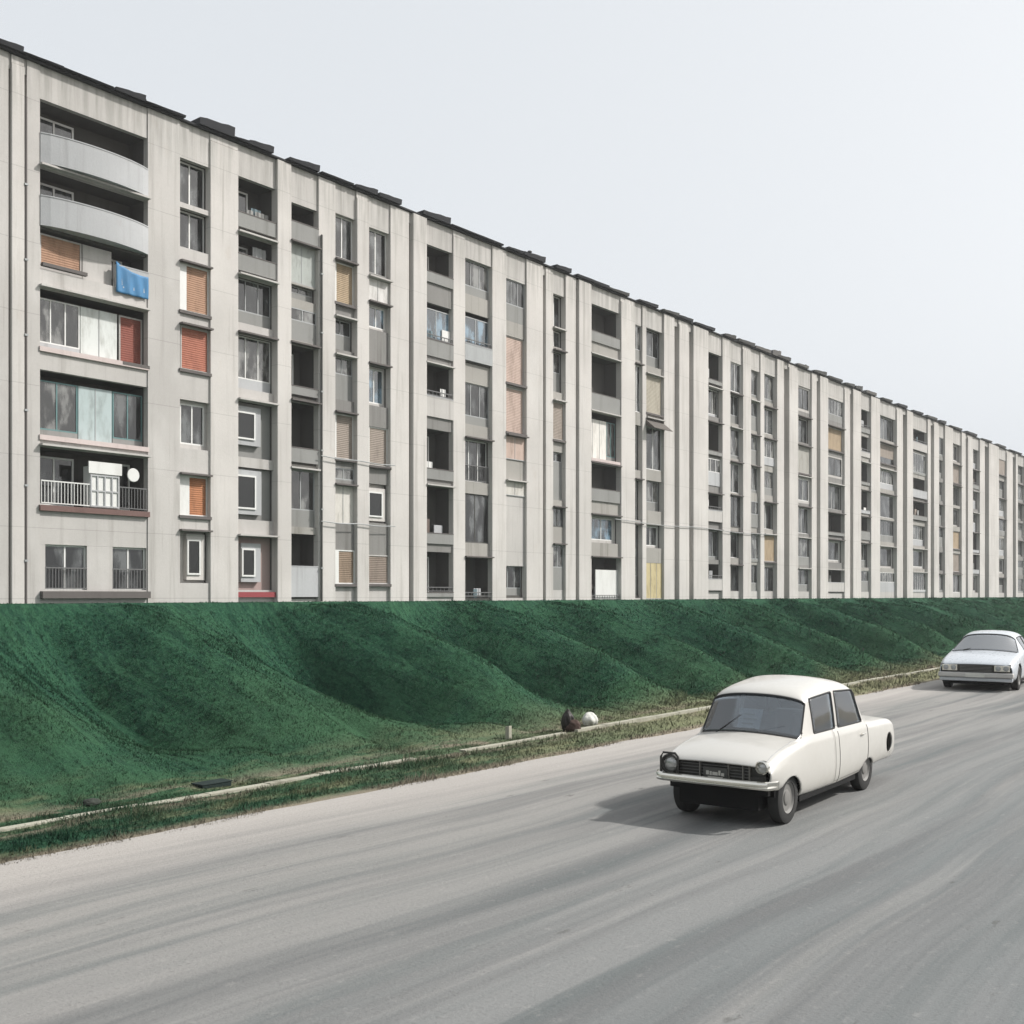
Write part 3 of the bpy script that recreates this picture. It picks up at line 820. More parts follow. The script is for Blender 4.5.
for (t0, t1, rows, st, xc) in colT:
    ops = []
    if rows is not None:
        for (yt, yb, ty, o) in rows:
            z1, z0 = ZP(yt, xc), ZP(yb, xc)
            o = dict(o)
            if ty == 'B': o['parm'] = ZP(yb - o.get('par', 0), xc) - z0
            ops.append((z0, z1, ty, o))
    else:
        for k_, (zt, zb) in enumerate(FLOORS):
            j = rnd.uniform(-.15, .15); z1, z0 = zt + j, zb + j * .4 + rnd.uniform(-.2, .2)
            if k_ == 6: z0 = max(z0, 3.0)
            q = rnd.random()
            if st == 'bal': ty = 'B' if q < .6 else 'G'
            elif st == 'win': ty = 'W' if q < .6 else ('G' if q < .85 else 'S')
            elif st == 'glz': ty = 'G'
            else: ty = 'B' if q < .3 else ('W' if q < .55 else ('G' if q < .88 else 'S'))
            o = {}
            if ty == 'B': o = dict(parm=rnd.choice([.5, .9, .3]), pc=rnd.choice(['grey', 'para', 'wall']), door=rnd.choice([0, 1, 1]))
            if ty == 'G': o = dict(low=rnd.choice([.1, .3, .5]), c=rnd.choice(['grey', 'grey', 'white']))
            if ty == 'W': o = dict(mull=rnd.choice([0, 1]), curt=rnd.choice([0, .3, .5]), fw=rnd.choice([0, 0, .12]), dark=rnd.random() < .25)
            if ty == 'S': o = dict(c=rnd.choice([TP, TN, (.33, .32, .29)]), up=rnd.choice([0, .3]))
            ops.append((z0, z1, ty, o))
    ops.sort(key=lambda r: -r[0])
    fb(wall, t0, t0 + .012, BASE_Z, ROOF_Z - .3, .33, DEEP - .004, M_RECSHADE); fb(wall, t1 - .012, t1, BASE_Z, ROOF_Z - .3, .33, DEEP - .004, M_RECSHADE)  # thin dark sheets added on both recess sides to paint in shade
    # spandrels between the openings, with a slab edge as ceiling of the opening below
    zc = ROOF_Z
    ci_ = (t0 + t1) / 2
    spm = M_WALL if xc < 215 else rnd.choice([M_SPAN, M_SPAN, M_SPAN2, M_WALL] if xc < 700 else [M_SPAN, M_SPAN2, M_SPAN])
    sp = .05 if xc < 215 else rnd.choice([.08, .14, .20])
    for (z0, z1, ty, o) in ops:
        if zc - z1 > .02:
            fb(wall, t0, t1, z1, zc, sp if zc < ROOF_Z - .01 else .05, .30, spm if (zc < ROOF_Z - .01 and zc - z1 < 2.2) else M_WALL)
            fb(wall, t0, t1, z1 + .001, min(zc, z1 + .2) - .001, .303, DEEP, M_RECSHADE)
            if zc < ROOF_Z - 1 and rnd.random() < .6:
                fb(wall, t0 - .03, t1 + .03, z1 + .02, z1 + .10, -.16 - rnd.random() * .1, sp - .002, M_LEDGE if rnd.random() < .6 else M_WALL)
        do_opening(t0 + .004, t1 - .004, z0 + .004, z1 - .004, ty, o, xc)
        zc = z0
    fb(wall, t0, t1, BASE_Z - .5, zc, sp, .30, M_WALL)
    fb(wall, t0, t1, BASE_Z - .5, BASE_Z + .3, .303, DEEP, M_INSHADE)
wall.build('wall', bld, BO)

cnt = {}
for nm, pieces in individual:
    cnt[nm] = cnt.get(nm, 0) + 1
    if cnt[nm] > 98:
        rest.append((nm, pieces)); continue
    main = pieces[0][1].build(nm, bld, BO)
    for pn_, mb in pieces[1:]:
        if mb.f: mb.build(pn_, main, BO)
allr = MB()
for nm, pieces in rest:
    for pn_, mb in pieces: allr.add(mb)
ro = allr.build('distant_window', bld, BO)
tag(ro, 'small weathered windows and glazed balconies of the far end', None, None, 'stuff')
print('individual parts', cnt, 'rest', len(rest))

# roof slab, ragged dark roofing at its edge, vents
rf_ = MB(); fb(rf_, START_T - .2, END_T + .2, ROOF_Z + .003, ROOF_Z + .10, -.14, 13.2, M_ROOF)
rf_.build('roof', bld, BO, bevel=.02)
ragged = [(-20, 20, .35), (20, 60, .12), (60, 110, .10), (112, 142, .42), (142, 182, .15), (196, 231, .75), (231, 246, .2), (246, 270, .50), (286, 316, .50), (318, 350, .14), (352, 374, .45), (376, 398, .42), (420, 447, .60), (448, 500, .14), (505, 520, .25),
          (521, 542, .55), (553, 568, .45), (574, 606, .28), (606, 626, .35), (636, 655, .35), (660, 676, .4), (676, 690, .35), (692, 712, .35), (722, 733, .5), (736, 752, .5), (753, 768, .45), (770, 778, .9), (775, 788, .55), (795, 806, .4), (812, 824, .6), (826, 840, .4),
          (843, 852, .5), (853, 860, .7), (864, 874, .5), (880, 890, .4), (896, 905, .5), (911, 921, .4), (925, 935, .5), (938, 944, .6), (948, 960, .4), (965, 975, .5), (980, 990, .35), (995, 1004, .4), (1008, 1020, .3)]
M_TAR = [paint('tar_sheet_a', (.018, .019, .022), .85), paint('tar_sheet_b', (.05, .05, .048), .85), paint('tar_sheet_c', (.10, .095, .09), .85)]
for i, (a, b, hh) in enumerate(ragged):
    ta, tb = T(a), T(b); mb = MB(); m = M_TAR[0 if a < 560 else rnd.choice([0, 1, 1, 2])]
    x1 = -(PF - .28); x0 = -(PF + 1.2 + rnd.random())
    z0 = ROOF_Z + .103; hh *= .62; s_ = rnd.uniform(.35, .8)
    nn = 5
    ph = rnd.random() * 6
    pts = [(ta + (tb - ta) * j / nn, z0 + hh * (s_ + (1 - s_) * j / nn) + .05 * hh * math.sin(ph + j * 2.3)) for j in range(nn + 1)]
    for (ya, za), (yb, zb) in zip(pts[:-1], pts[1:]):
        mb.hexa([(x0, ya, z0), (x1, ya, z0), (x1, yb, z0), (x0, yb, z0), (x0, ya, za - .05), (x1 + .04, ya, za), (x1 + .04, yb, zb), (x0, yb, zb - .05)], m)
    mb.build('roof_flashing', bld, BO)
for i_, px_ in enumerate((150, 262, 402, 534, 597, 668, 745, 809, 858, 921)):
    mb = MB(); tt_ = T(px_); hh_ = rnd.uniform(.25, .6); xx_ = -(PF + rnd.uniform(.3, 1.2))
    mb.lathe([(0, .10), (hh_, .10), (hh_, .16), (hh_ + .08, .13), (hh_ + .1, .02)], M_TAR[i_ % 2], (xx_, tt_, ROOF_Z + .08), 'z', 10)
    mb.build('vent_pipe', bld, BO)
# drainpipes
for px, d_ in ((25.5, .0), (320, -.1), (410, .3), (544, .3), (576.4, .25), (676, .3)):
    mb = MB(); tt = T(px); xx = -(PF + d_ - .03)
    mb.tube([(xx, tt, BASE_Z), (xx, tt, ROOF_Z - (1.5 if px < 30 else 3))], .055, M_DARKF if px > 26 else M_LEDGE, 8)
    for zz in range(4, 22, 3): mb.box(xx - .07, xx + .07, tt - .07, tt + .07, zz, zz + .08, M_GREYF)
    mb.build('drainpipe', bld, BO)
# surface cables
for (a, b, py, sag) in ((612, 770, 527, .12), (318, 392, 461, .05), (318, 392, 524, .05)):
    mb = MB(); ta, tb = T(a), T(b); z = ZP(py, (a + b) / 2)
    pts = [(-(PF - .24), ta + (tb - ta) * i / 16, z - sag * math.sin(math.pi * i / 16 * 2) ** 2) for i in range(17)]
    mb.tube(pts, .028, M_GREYF, 6); mb.build('cable', bld, BO)

# blue tarp on the third balcony
ti = tarp_info
nn, nz_ = 16, 12
bv, bf_ = [], []
for i in range(nn + 1):
    for j in range(nz_ + 1):
        u_, v_ = i / nn, j / nz_
        sagt = .28 * math.sin(u_ * math.pi) * (v_ > .99) + .12 * u_ * v_
        bv.append((.06 + .035 * math.sin(u_ * 19 + v_ * 2) * (1 - v_ * .5), (ti['t1'] - ti['t0']) * u_, (ti['z1'] - ti['z0']) * v_ - .12 * math.sin(u_ * math.pi) * v_ - .35 * u_ * v_))
for i in range(nn):
    for j in range(nz_):
        a = i * (nz_ + 1) + j; bf_.append((a, a + nz_ + 1, a + nz_ + 2, a + 1))
tm = bpy.data.meshes.new('tarpaulin'); tm.from_pydata(bv, [], bf_)
tm.materials.append(paint('blue_tarp', (0.045, 0.17, 0.33), .6, .45))
tm.polygons.foreach_set('use_smooth', [True] * len(tm.polygons))
to = bpy.data.objects.new('tarpaulin', tm); COL.objects.link(to); to.location = (-PF, ti['t0'], ti['z0'])
sm = to.modifiers.new('thick', 'SOLIDIFY'); sm.thickness = .012
tag(to, 'bright blue tarpaulin hanging over an upper balcony of the apartment block', 'tarpaulin')

# ------------------------------------------------------------------ cars
def car_paint(name, base, rough=.32, dirty=.3):
    m = NB(name, rough, .5)
    n = m.ramp(m.noise(2.2, (1, 1, 1.2), 6, .65), .45, .75)
    lowd = m.ramp(m.axis(2), .62, .22)
    d = m.math('MULTIPLY', m.math('ADD', m.math('MULTIPLY', n, .35), lowd), dirty)
    m.color(m.mix(d, base, (.34, .31, .26)))
    m.b.inputs['Coat Weight'].default_value = .6
    m.b.inputs['Coat Roughness'].default_value = .12
    r = m.ramp(m.noise(6, (1, 1, 1), 4), .3, .7, rough - .05, rough + .15)
    m.l(r, m.b.inputs['Roughness'])
    return m.m
M_RUB = paint('tyre_rubber', (.028, .028, .027), .85, .3)
M_BLK = paint('black_underbody', (.004, .004, .004), .9, 0)
M_GRM = paint('dark_grille', (.035, .034, .03), .5, .3)
def metal(name, c, r):
    m = NB(name, r); m.color(c); m.b.inputs['Metallic'].default_value = 1
    m.l(m.ramp(m.noise(3, (1, 1, 1), 2), .3, .7, r, r + .1), m.b.inputs['Roughness']); return m.m
M_CHR = metal('worn_chrome', (.72, .70, .64), .16)
M_RIM = paint('steel_rim', (.17, .165, .155), .6, .4)
M_SEAT = paint('seat_cloth', (.30, .29, .28), .9)
M_INT = paint('car_interior', (.05, .05, .05), .9)
M_CGL = glass('car_glass', (.72, .78, .82), .10, .16, (.22, .25, .28))
M_RUBTRIM = paint('window_rubber', (.03, .03, .03), .6, .1)

def hood_st(y, w, zs, zb, zc, dyc=0.0, cowl=False):
    P_ = []
    xs_ = [.80, .965, 1.0, .995, .965, .90, .845, .80, .74, .56, .28, 0]
    if cowl: xs_ = [.80, .965, 1.0, .995, .97, .945, .93, .915, .895, .65, .33, 0]
    for i, f in enumerate(xs_):
        if i < 5: z = [zs - .01, zs + .01, zs + (zb - zs) * .38, zs + (zb - zs) * .68, zb - .055][i]
        else: z = zb + (zc - zb) * (1 - (f / .90) ** 2)
        P_.append((f * w, y + (dyc * (1 - (f / .9) ** 2) if i >= 5 else 0), z))
    return P_
def green_st(y, w, zs, zb, zr, dyt=0.0, dyc=0.0, tumble=.80, hd=.15):
    xs_ = [.80, .965, 1.0, .995, .97, .945, .92, (.92 + tumble) / 2 + .01, tumble, tumble - .09, tumble * .5, 0]
    zt = zr - hd
    zz = [zs - .01, zs + .01, zs + (zb - zs) * .38, zs + (zb - zs) * .68, zb - .06, zb, zb + .035, (zb + zt) / 2, zt, zr - .055, zr - .012, zr]
    return [(f * w, y + dyt * max(0, (z - zb) / (zr - zb)) + dyc * (1 - (f / tumble) ** 2 if i > 8 else 0), z) for i, (f, z) in enumerate(zip(xs_, zz))]

def build_shell(name, stations, wins, screens, doors, arches, root, mats, tail=True, level=3):
    """stations: 12-point half profiles. wins: (i,j) station ranges of side windows; screens: (i,j); doors: (i,j). Returns parts."""
    bm = bmesh.new()
    cr = bm.edges.layers.float.new('crease_edge')
    cv = bm.verts.layers.float.new('crease_vert')
    grid = []
    for st in stations:
        row = []
        for sgn in (1, -1):
            row.append([bm.verts.new((sgn * x, y, z)) if (x > 1e-6 or sgn == 1) else None for (x, y, z) in st])
        row[1][11] = row[0][11]
        grid.append(row)
    def kind(i, k):
        if k in (6, 7):
            for n_, (a, b) in enumerate(wins):
                if a <= i < b: return 10 + n_
        if k >= 8:
            for n_, (a, b) in enumerate(screens):
                if a <= i < b: return 1 + n_
        if 1 <= k <= 5 or (k in (8,) and False):
            for n_, (a, b) in enumerate(doors):
                if a <= i < b: return 20 + n_
        return 0
    lay = bm.faces.layers.int.new('kind'); sid = bm.faces.layers.int.new('side')
    for i in range(len(stations) - 1):
        for sd_ in (0, 1):
            for k in range(11):
                q = [grid[i][sd_][k], grid[i + 1][sd_][k], grid[i + 1][sd_][k + 1], grid[i][sd_][k + 1]]
                f = bm.faces.new(q); f[lay] = kind(i, k); f[sid] = sd_
    if tail:
        last = grid[-1]
        f = bm.faces.new([last[0][k] for k in range(12)] + [last[1][k] for k in range(10, -1, -1)]); f[lay] = 0
        for e in f.edges: e[cr] = .5
    bmesh.ops.recalc_face_normals(bm, faces=bm.faces)
    for e in bm.edges:
        ks = {f[lay] for f in e.link_faces}
        if len(ks) > 1 and any(0 < k < 20 for k in ks): e[cr] = .97
    for v in bm.verts:
        gf = [f for f in v.link_faces if 0 < f[lay] < 20]
        if len(gf) == 1: v[cv] = .75
    for i in range(len(stations) - 1):       # shoulder crease along the flanks
        for sd_ in (0, 1):
            e = bm.edges.get((grid[i][sd_][4], grid[i + 1][sd_][4]))
            if e: e[cr] = .45
    me = bpy.data.meshes.new(name); bm.to_mesh(me); bm.free()
    tmp = bpy.data.objects.new(name + '_tmp', me); COL.objects.link(tmp)
    sb = tmp.modifiers.new('s', 'SUBSURF'); sb.levels = level; sb.render_levels = level
    bpy.context.view_layer.update()
    dg = bpy.context.evaluated_depsgraph_get()
    ev = tmp.evaluated_get(dg).to_mesh()
    bm = bmesh.new(); bm.from_mesh(ev)
    tmp.evaluated_get(dg).to_mesh_clear()
    bpy.data.objects.remove(tmp)
    lay = bm.faces.layers.int.get('kind')
    # cut wheel arches: drop faces inside the circle and pull the rim onto it
    W_ = max(v.co.x for v in bm.verts)
    for (cy, cz, rr, xmin) in arches:
        inside = lambda v: math.hypot(v.co.y - cy, v.co.z - cz) < rr and abs(v.co.x) > xmin * W_
        dead = [f for f in bm.faces if all(inside(v) for v in f.verts)]
        bmesh.ops.delete(bm, geom=dead, context='FACES')
        for v in bm.verts:
            if inside(v):
                dy, dz = v.co.y - cy, v.co.z - cz; l = math.hypot(dy, dz) or 1
                if v.is_boundary: v.co.y, v.co.z = cy + dy / l * rr, cz + dz / l * rr
    bm.normal_update()
    bvh = BVHTree.FromBMesh(bm)
    parts = {}
    kinds = sorted({(f[lay], 0) for f in bm.faces})
    for kd, _ in kinds:
        sides = (0,) if kd < 10 else (1, -1)
        for sgn in sides:
            b2 = bm.copy(); l2 = b2.faces.layers.int.get('kind')
            bad = [f for f in b2.faces if f[l2] != kd or (sgn and f.calc_center_median().x * sgn < 0)]
            bmesh.ops.delete(b2, geom=bad, context='FACES')
            nm, mt, th = ('body', mats['paint'], .018) if kd == 0 else (('windscreen', mats['glass'], .006) if kd == 1 else (('rear_window', mats['glass'], .006) if kd == 2 else (('side_window', mats['glass'], .006) if kd < 20 else ('door', mats['paint'], .018))))
            m2 = bpy.data.meshes.new(nm); b2.to_mesh(m2); 
            bnd = [(e.verts[0].co.copy(), e.verts[1].co.copy()) for e in b2.edges if e.is_boundary]
            b2.free()
            m2.materials.clear(); m2.materials.append(mt)
            m2.polygons.foreach_set('material_index', [0] * len(m2.polygons))
            m2.polygons.foreach_set('use_smooth', [True] * len(m2.polygons))
            o = bpy.data.objects.new(nm, m2); COL.objects.link(o); o.parent = root
            s_ = o.modifiers.new('thick', 'SOLIDIFY'); s_.thickness = th; s_.offset = -1
            if 0 < kd < 20:      # rubber seal along the glass edge
                mb = MB()
                for (p, q) in bnd: mb.tube([p, q], .011, M_RUBTRIM, 5)
                mb.build('window_seal', o)
            parts[(kd, sgn)] = o
    bm.free()
    return parts, bvh

def drape(bvh, pts, dirn, off=.003):
    res = []
    for p in pts:
        h = bvh.ray_cast(Vector(p), Vector(dirn))
        if h[0] is not None: res.append(h[0] - Vector(dirn) * off)
    return res

def wheel(root, x, y, r, wd, sgn):
    mb = MB()
    prof = [(-wd / 2, r * .62), (-wd / 2, r * .9), (-wd * .42, r * .98), (-wd * .25, r), (wd * .25, r), (wd * .42, r * .98), (wd / 2, r * .9), (wd / 2, r * .62)]
    mb.lathe(prof, M_RUB, (x, y, r), 'x', 36, False)
    wo = mb.build('wheel', root, smooth=True)
    mb = MB()
    a = sgn
    mb.lathe([(a * wd * .42, r * .63), (a * wd * .47, r * .60), (a * wd * .30, r * .52), (a * wd * .28, r * .30), (a * wd * .36, r * .24), (a * wd * .36, .001)], M_RIM, (x, y, r), 'x', 32, False)
    mb.build('rim', wo, smooth=True)
    mb = MB(); mb.lathe([(a * wd * .36, r * .28), (a * wd * .40, r * .22), (a * wd * .42, r * .10), (a * wd * .42, .001)], M_RIM, (x, y, r), 'x', 24, False)
    mb.build('hub_cap', wo, smooth=True)

def seat(root, x, y, w_, zt=1.12):
    mb = MB()
    mb.box(x - w_ / 2, x + w_ / 2, y - .45, y, .38, .55, M_SEAT)
    mb.hexa([(x - w_ / 2, y - .06, .5), (x + w_ / 2, y - .06, .5), (x + w_ / 2, y + .08, .5), (x - w_ / 2, y + .08, .5),
             (x - w_ / 2 * .9, y + .08, zt), (x + w_ / 2 * .9, y + .08, zt), (x + w_ / 2 * .9, y + .17, zt), (x - w_ / 2 * .9, y + .17, zt)], M_SEAT)
    mb.build('seat', root, bevel=.04)

# --- car one: old white saloon seen from its grilled end
ca = R(2.1)
root = empty('parked_car', (-5.28 + -.715 * math.cos(ca), 11.49 - .715 * math.sin(ca), 0.004), ca)
root.name = 'old_car'
tag(root, 'old creamy white saloon with rounded roof, chrome bumper and dark grille band', 'car')
Wd = .73
st = [
    hood_st(0.05, Wd * .955, .52, .715, .735, -.03),
    hood_st(0.10, Wd * .965, .50, .760, .790, -.03),
    hood_st(0.35, Wd * .985, .40, .835, .885, -.03),
    hood_st(0.70, Wd * 1.0, .28, .890, .955, -.05),
    hood_st(1.04, Wd * 1.0, .26, .925, .985, -.13, True),
    green_st(1.31, Wd * 1.0, .25, .935, 1.445, .0, -.10, .82, .10),
    green_st(1.40, Wd * 1.0, .25, .930, 1.540, .0, -.03, .83, .15),
    green_st(2.16, Wd * 1.0, .24, .925, 1.615, .03, 0, .83, .19),
    green_st(2.24, Wd * 1.0, .24, .925, 1.615, .03, 0, .83, .19),
    green_st(3.22, Wd * 1.0, .26, .915, 1.545, -.26, 0, .81, .15),
    green_st(3.30, Wd * 1.0, .27, .915, 1.450, -.24, .06, .80, .10),
    hood_st(3.52, Wd * .998, .29, .905, .955, .06),
    hood_st(3.90, Wd * .99, .31, .895, .940),
    hood_st(4.34, Wd * .985, .30, .885, .925),
    hood_st(4.57, Wd * .97, .30, .855, .890),
    hood_st(4.63, Wd * .93, .34, .800, .820)]
M_P1 = car_paint('cream_white_paint', (.485, .472, .437), .34, .28)
parts, bvh = build_shell('old_car_shell', st, [(6, 7), (8, 9)], [(4, 5), (10, 11)], [(7, 10)],
                         [(.60, .22, .34, .6), (3.36, .08, .36, .6), (4.29, .555, .145, .7)], root, dict(paint=M_P1, glass=M_CGL))
# underbody, wheel wells, interior
mb = MB()
mb.box(-.66, .66, .98, 2.98, .20, .36, M_BLK); mb.box(-.50, .50, .14, .98, .20, .62, M_BLK); mb.box(-.50, .50, 2.98, 4.3, .24, .62, M_BLK)
mb.box(-.62, .62, 3.76, 4.52, .40, .76, M_BLK); mb.box(-.62, .62, .13, .20, .38, .70, M_BLK)
mb.box(-.66, -.504, .22, .24, .36, .66, M_BLK); mb.box(.504, .66, .22, .24, .36, .66, M_BLK)
mb.build('underbody', root)
mb = MB(); mb.box(-.60, .60, 1.12, 3.3, .363, .40, M_INT); mb.box(-.60, .60, 1.02, 1.22, .62, .90, M_INT); mb.box(-.58, .58, 3.1, 3.4, .6, .88, M_INT)
mb.build('dashboard', root, bevel=.02)
seat(root, -.32, 2.05, .48); seat(root, .32, 2.05, .48); seat(root, 0, 2.95, 1.15, 1.08)
# paper and clutter behind the glass
mb = MB(); M_PAPER = paint('paper', (.75, .77, .80), .8, .1)
mb.hexa([(-.22, 1.10, .93), (.08, 1.10, .93), (.08, 1.104, .93), (-.22, 1.104, .93), (-.22, 1.27, 1.24), (.08, 1.27, 1.24), (.08, 1.275, 1.24), (-.22, 1.275, 1.24)], M_PAPER)
for k_ in range(4):
    z = 1.0 + k_ * .055; y = 1.10 + (z - .93) / .31 * .17
    mb.box(-.16, .03 - .04 * (k_ % 2), y - .006, y - .003, z, z + .018, M_GREYF)
mb.build('windscreen_paper', root)
mb = MB(); ring = [(-.34 + .19 * math.cos(a), 1.36 + .08 * math.sin(a), .96 + .17 * math.sin(a)) for a in [i * math.pi / 12 for i in range(24)]]
mb.tube(ring, .014, M_INT, 6, True); mb.build('steering_wheel', root, smooth=True)
# grille band, number plate, lamps, bumper
mb = MB()
mb.box(-.60, .60, .10, .125, .46, .735, M_GRM)
for k_ in range(6): mb.box(-.50, .42, .075, .098, .50 + k_ * .036, .508 + k_ * .036, paint('grille_bar', (.10, .10, .095), .4))
for xx in (-.50, -.2, .16, .34, .42): mb.box(xx - .008, xx + .008, .066, .096, .48, .72, paint('grille_post', (.14, .135, .12), .4))
mb.build('grille', root)
mb = MB(); mb.box(-.14, .16, .035, .06, .53, .665, paint('plate_back', (.055, .055, .05), .5)); plate = mb.build('licence_plate', root, bevel=.006)
mb = MB()
mm = paint('plate_mark', (.42, .41, .37), .6, .4)
for (a, b, c, d) in ((-.10, -.065, .58, .625), (-.055, -.03, .575, .62), (-.02, .045, .578, .615), (.055, .08, .58, .635), (.09, .125, .575, .61), (-.08, .11, .552, .562)):
    mb.box(a, b, .028, .0345, c, d, mm)
mb.build('plate_marks', plate)
def lamp(x, z, k=1.0, broken=False):
    sk = lambda pr: [(a_, r_ * k) for a_, r_ in pr]
    mb = MB()
    mb.lathe(sk([(.02, .115), (-.04, .118), (-.055, .10), (-.03, .088), (.02, .085)]), M_CHR if not broken else M_GRM, (x, .07, z), 'y', 28, False)
    lo = mb.build('headlamp', root, smooth=True)
    mb = MB(); mb.lathe(sk([(-.012, .088), (-.028, .06), (-.034, .03), (-.036, .001)]), glass('lamp_glass', (.8, .8, .78), .2, .5, (.5, .5, .47)), (x, .07, z), 'y', 24, False); mb.build('lens', lo, smooth=True)
    mb = MB(); mb.lathe(sk([(.0, .085), (.04, .05), (.05, .001)]), paint('lamp_bowl', (.5, .49, .45), .3), (x, .07, z), 'y', 24, False); mb.build('reflector', lo, smooth=True)
lamp(.585, .715, .68); lamp(-.575, .66, 1.0, True)
mb = MB(); pts = []
for (px_, z_) in ((-.69, .53), (-.69, .74), (-.66, .79), (-.50, .79), (-.465, .75), (-.465, .53)): pts.append((px_, .03, z_))
mb.tube(pts, .014, M_GRM, 6); mb.build('lamp_surround', root, smooth=True)
mb = MB(); mb.box(.40, .62, .08, .13, .50, .60, M_GRM); mb.build('indicator', root, bevel=.01)
mb = MB()
def bump_path(off, z):
    pts = []
    for i in range(25):
        u_ = -1 + 2 * i / 24; x = u_ * (.76)
        y = -.10 + .04 * u_ ** 2 + (.16 * max(0, (abs(u_) - .86) / .14) ** 2)
        pts.append((x, y + off, z))
    return pts
k = mb.midx(M_CHR); b0 = len(mb.v); secs = [(0, .475), (-.025, .485), (-.035, .505), (-.018, .52), (-.018, .53), (-.035, .545), (-.03, .565), (0, .575), (.02, .56), (.02, .49)]
base_pts = bump_path(0, 0)
for p in base_pts:
    for (dy, z) in secs: mb.v.append((p[0], p[1] + dy, z))
ns = len(secs)
for i in range(len(base_pts) - 1):
    for j in range(ns): mb.f.append((b0 + i * ns + j, b0 + i * ns + (j + 1) % ns, b0 + (i + 1) * ns + (j + 1) % ns, b0 + (i + 1) * ns + j)); mb.mi.append(k)
mb.f += [tuple(b0 + j for j in range(ns)), tuple(b0 + (len(base_pts) - 1) * ns + j for j in range(ns))]; mb.mi += [k, k]
mb.build('bumper', root, smooth=True)
mb = MB()
for x in (-.35, .35): mb.box(x - .03, x + .03, -.07, .16, .49, .54, M_BLK)
mb.build('bumper_bracket', root)
wr = .305
for (y, ) in ((.60,), (3.36,)):
    for sgn in (1, -1): wheel(root, sgn * (.73 - .125), y, wr, .15, sgn)
# door gaps, handles, chrome trim on both sides
for sgn in (1, -1):
    for (ys_, zs_) in (((2.20, 2.20), (.27, .92)), ((3.30, 3.34), (.44, .90))):
        pts = drape(bvh, [(sgn * 2, ys_[0] + (ys_[1] - ys_[0]) * i / 24, zs_[0] + (zs_[1] - zs_[0]) * i / 24) for i in range(25)], (-sgn, 0, 0), .0)
        if len(pts) > 3:
            mb = MB(); mb.tube(pts, .005, M_RUBTRIM, 5); mb.build('door_gap', parts[(20, sgn)])
    for (yy_, kk) in ((3.02, 20),):
        pts = drape(bvh, [(sgn * 2, yy_ + i * .02, .80) for i in range(8)], (-sgn, 0, 0), .022)
        if len(pts) > 3:
            mb = MB(); mb.tube(pts, .011, M_CHR, 6); mb.build('door_handle', parts[(kk, sgn)], smooth=True)
    mb = MB(); c = drape(bvh, [(sgn * 2, 4.16, .70)], (-sgn, 0, 0))
hl = [(-.62, .08 + i * .05) for i in range(18)] 
for path in ([(x_, .10 + i * .05) for i in range(18)] for x_ in (-.60, .60)):
    pts = drape(bvh, [(a_, b_, 2) for a_, b_ in path], (0, 0, -1), 0)
    if len(pts) > 3: mb = MB(); mb.tube(pts, .004, M_GREYF, 5); mb.build('bonnet_gap', parts[(0, 0)])
for x_, dx_ in ((-.42, .30), (.10, .34)):
    a_ = drape(bvh, [(x_, .93, 2), (x_ + dx_, 1.06, 2)], (0, 0, -1), -.012)
    if len(a_) > 1: mb = MB(); mb.tube(a_, .008, M_RUBTRIM, 5); mb.build('wiper', root)

# --- car two: lower white saloon coming towards the camera
a2 = R(6)
p0 = ground_pt(937, 689.5)
W2 = .90; SC2 = 1.13
root2 = empty('white_car', (p0.x + W2 * SC2 * math.cos(a2), p0.y + W2 * SC2 * math.sin(a2), 0.004), a2)
root2.scale = (SC2, SC2, SC2)
tag(root2, 'low white saloon with dark grille and wide headlamps near the road edge', 'car')
st2 = [
    hood_st(0.02, W2 * .93, .30, .640, .665, -.05),
    hood_st(0.07, W2 * .95, .28, .690, .715, -.05),
    hood_st(0.45, W2 * .985, .24, .790, .840, -.04),
    hood_st(0.95, W2 * 1.0, .22, .850, .915, -.04),
    hood_st(1.35, W2 * 1.0, .22, .890, .950, -.14, True),
    green_st(2.02, W2 * 1.0, .21, .910, 1.36, .0, -.14, .70),
    green_st(2.12, W2 * 1.0, .21, .910, 1.40, .0, -.06, .71),
    green_st(2.68, W2 * 1.0, .21, .910, 1.43, .0, 0, .72),
    green_st(2.76, W2 * 1.0, .21, .910, 1.43, .0, 0, .72),
    green_st(3.45, W2 * 1.0, .22, .905, 1.40, -.2, 0, .71),
    green_st(3.60, W2 * 1.0, .22, .905, 1.36, -.2, .1, .70),
    hood_st(4.05, W2 * .99, .24, .90, .96, .10),
    hood_st(4.40, W2 * .97, .26, .89, .94),
    hood_st(4.75, W2 * .92, .30, .84, .88),
    hood_st(4.82, W2 * .86, .36, .74, .78)]
M_P2 = car_paint('cool_white_paint', (.44, .47, .50), .28, .08)
parts2, bvh2 = build_shell('white_car_shell', st2, [(6, 7), (8, 9)], [(4, 5), (10, 11)], [(5, 7), (7, 10)],
                           [(.86, .31, .36, .6), (3.75, .31, .36, .6)], root2, dict(paint=M_P2, glass=glass('car_glass_pale', (.55, .60, .63), .14, .45, (.34, .36, .38))))
mb = MB(); mb.box(-.82, .82, 1.3, 3.3, .16, .34, M_BLK); mb.box(-.62, .62, .12, 1.3, .16, .62, M_BLK); mb.box(-.62, .62, 3.3, 4.6, .18, .62, M_BLK)
mb.box(-.80, .80, .14, .2, .2, .60, M_BLK); mb.build('underbody', root2)
mb = MB(); mb.box(-.75, .75, 1.4, 1.75, .6, .88, M_INT); mb.build('dashboard', root2, bevel=.03)
seat(root2, -.38, 2.6, .5, 1.15); seat(root2, .38, 2.6, .5, 1.15); seat(root2, 0, 3.4, 1.3, 1.08)
mb = MB(); mb.box(-.80, .80, .03, .06, .46, .66, M_GRM)
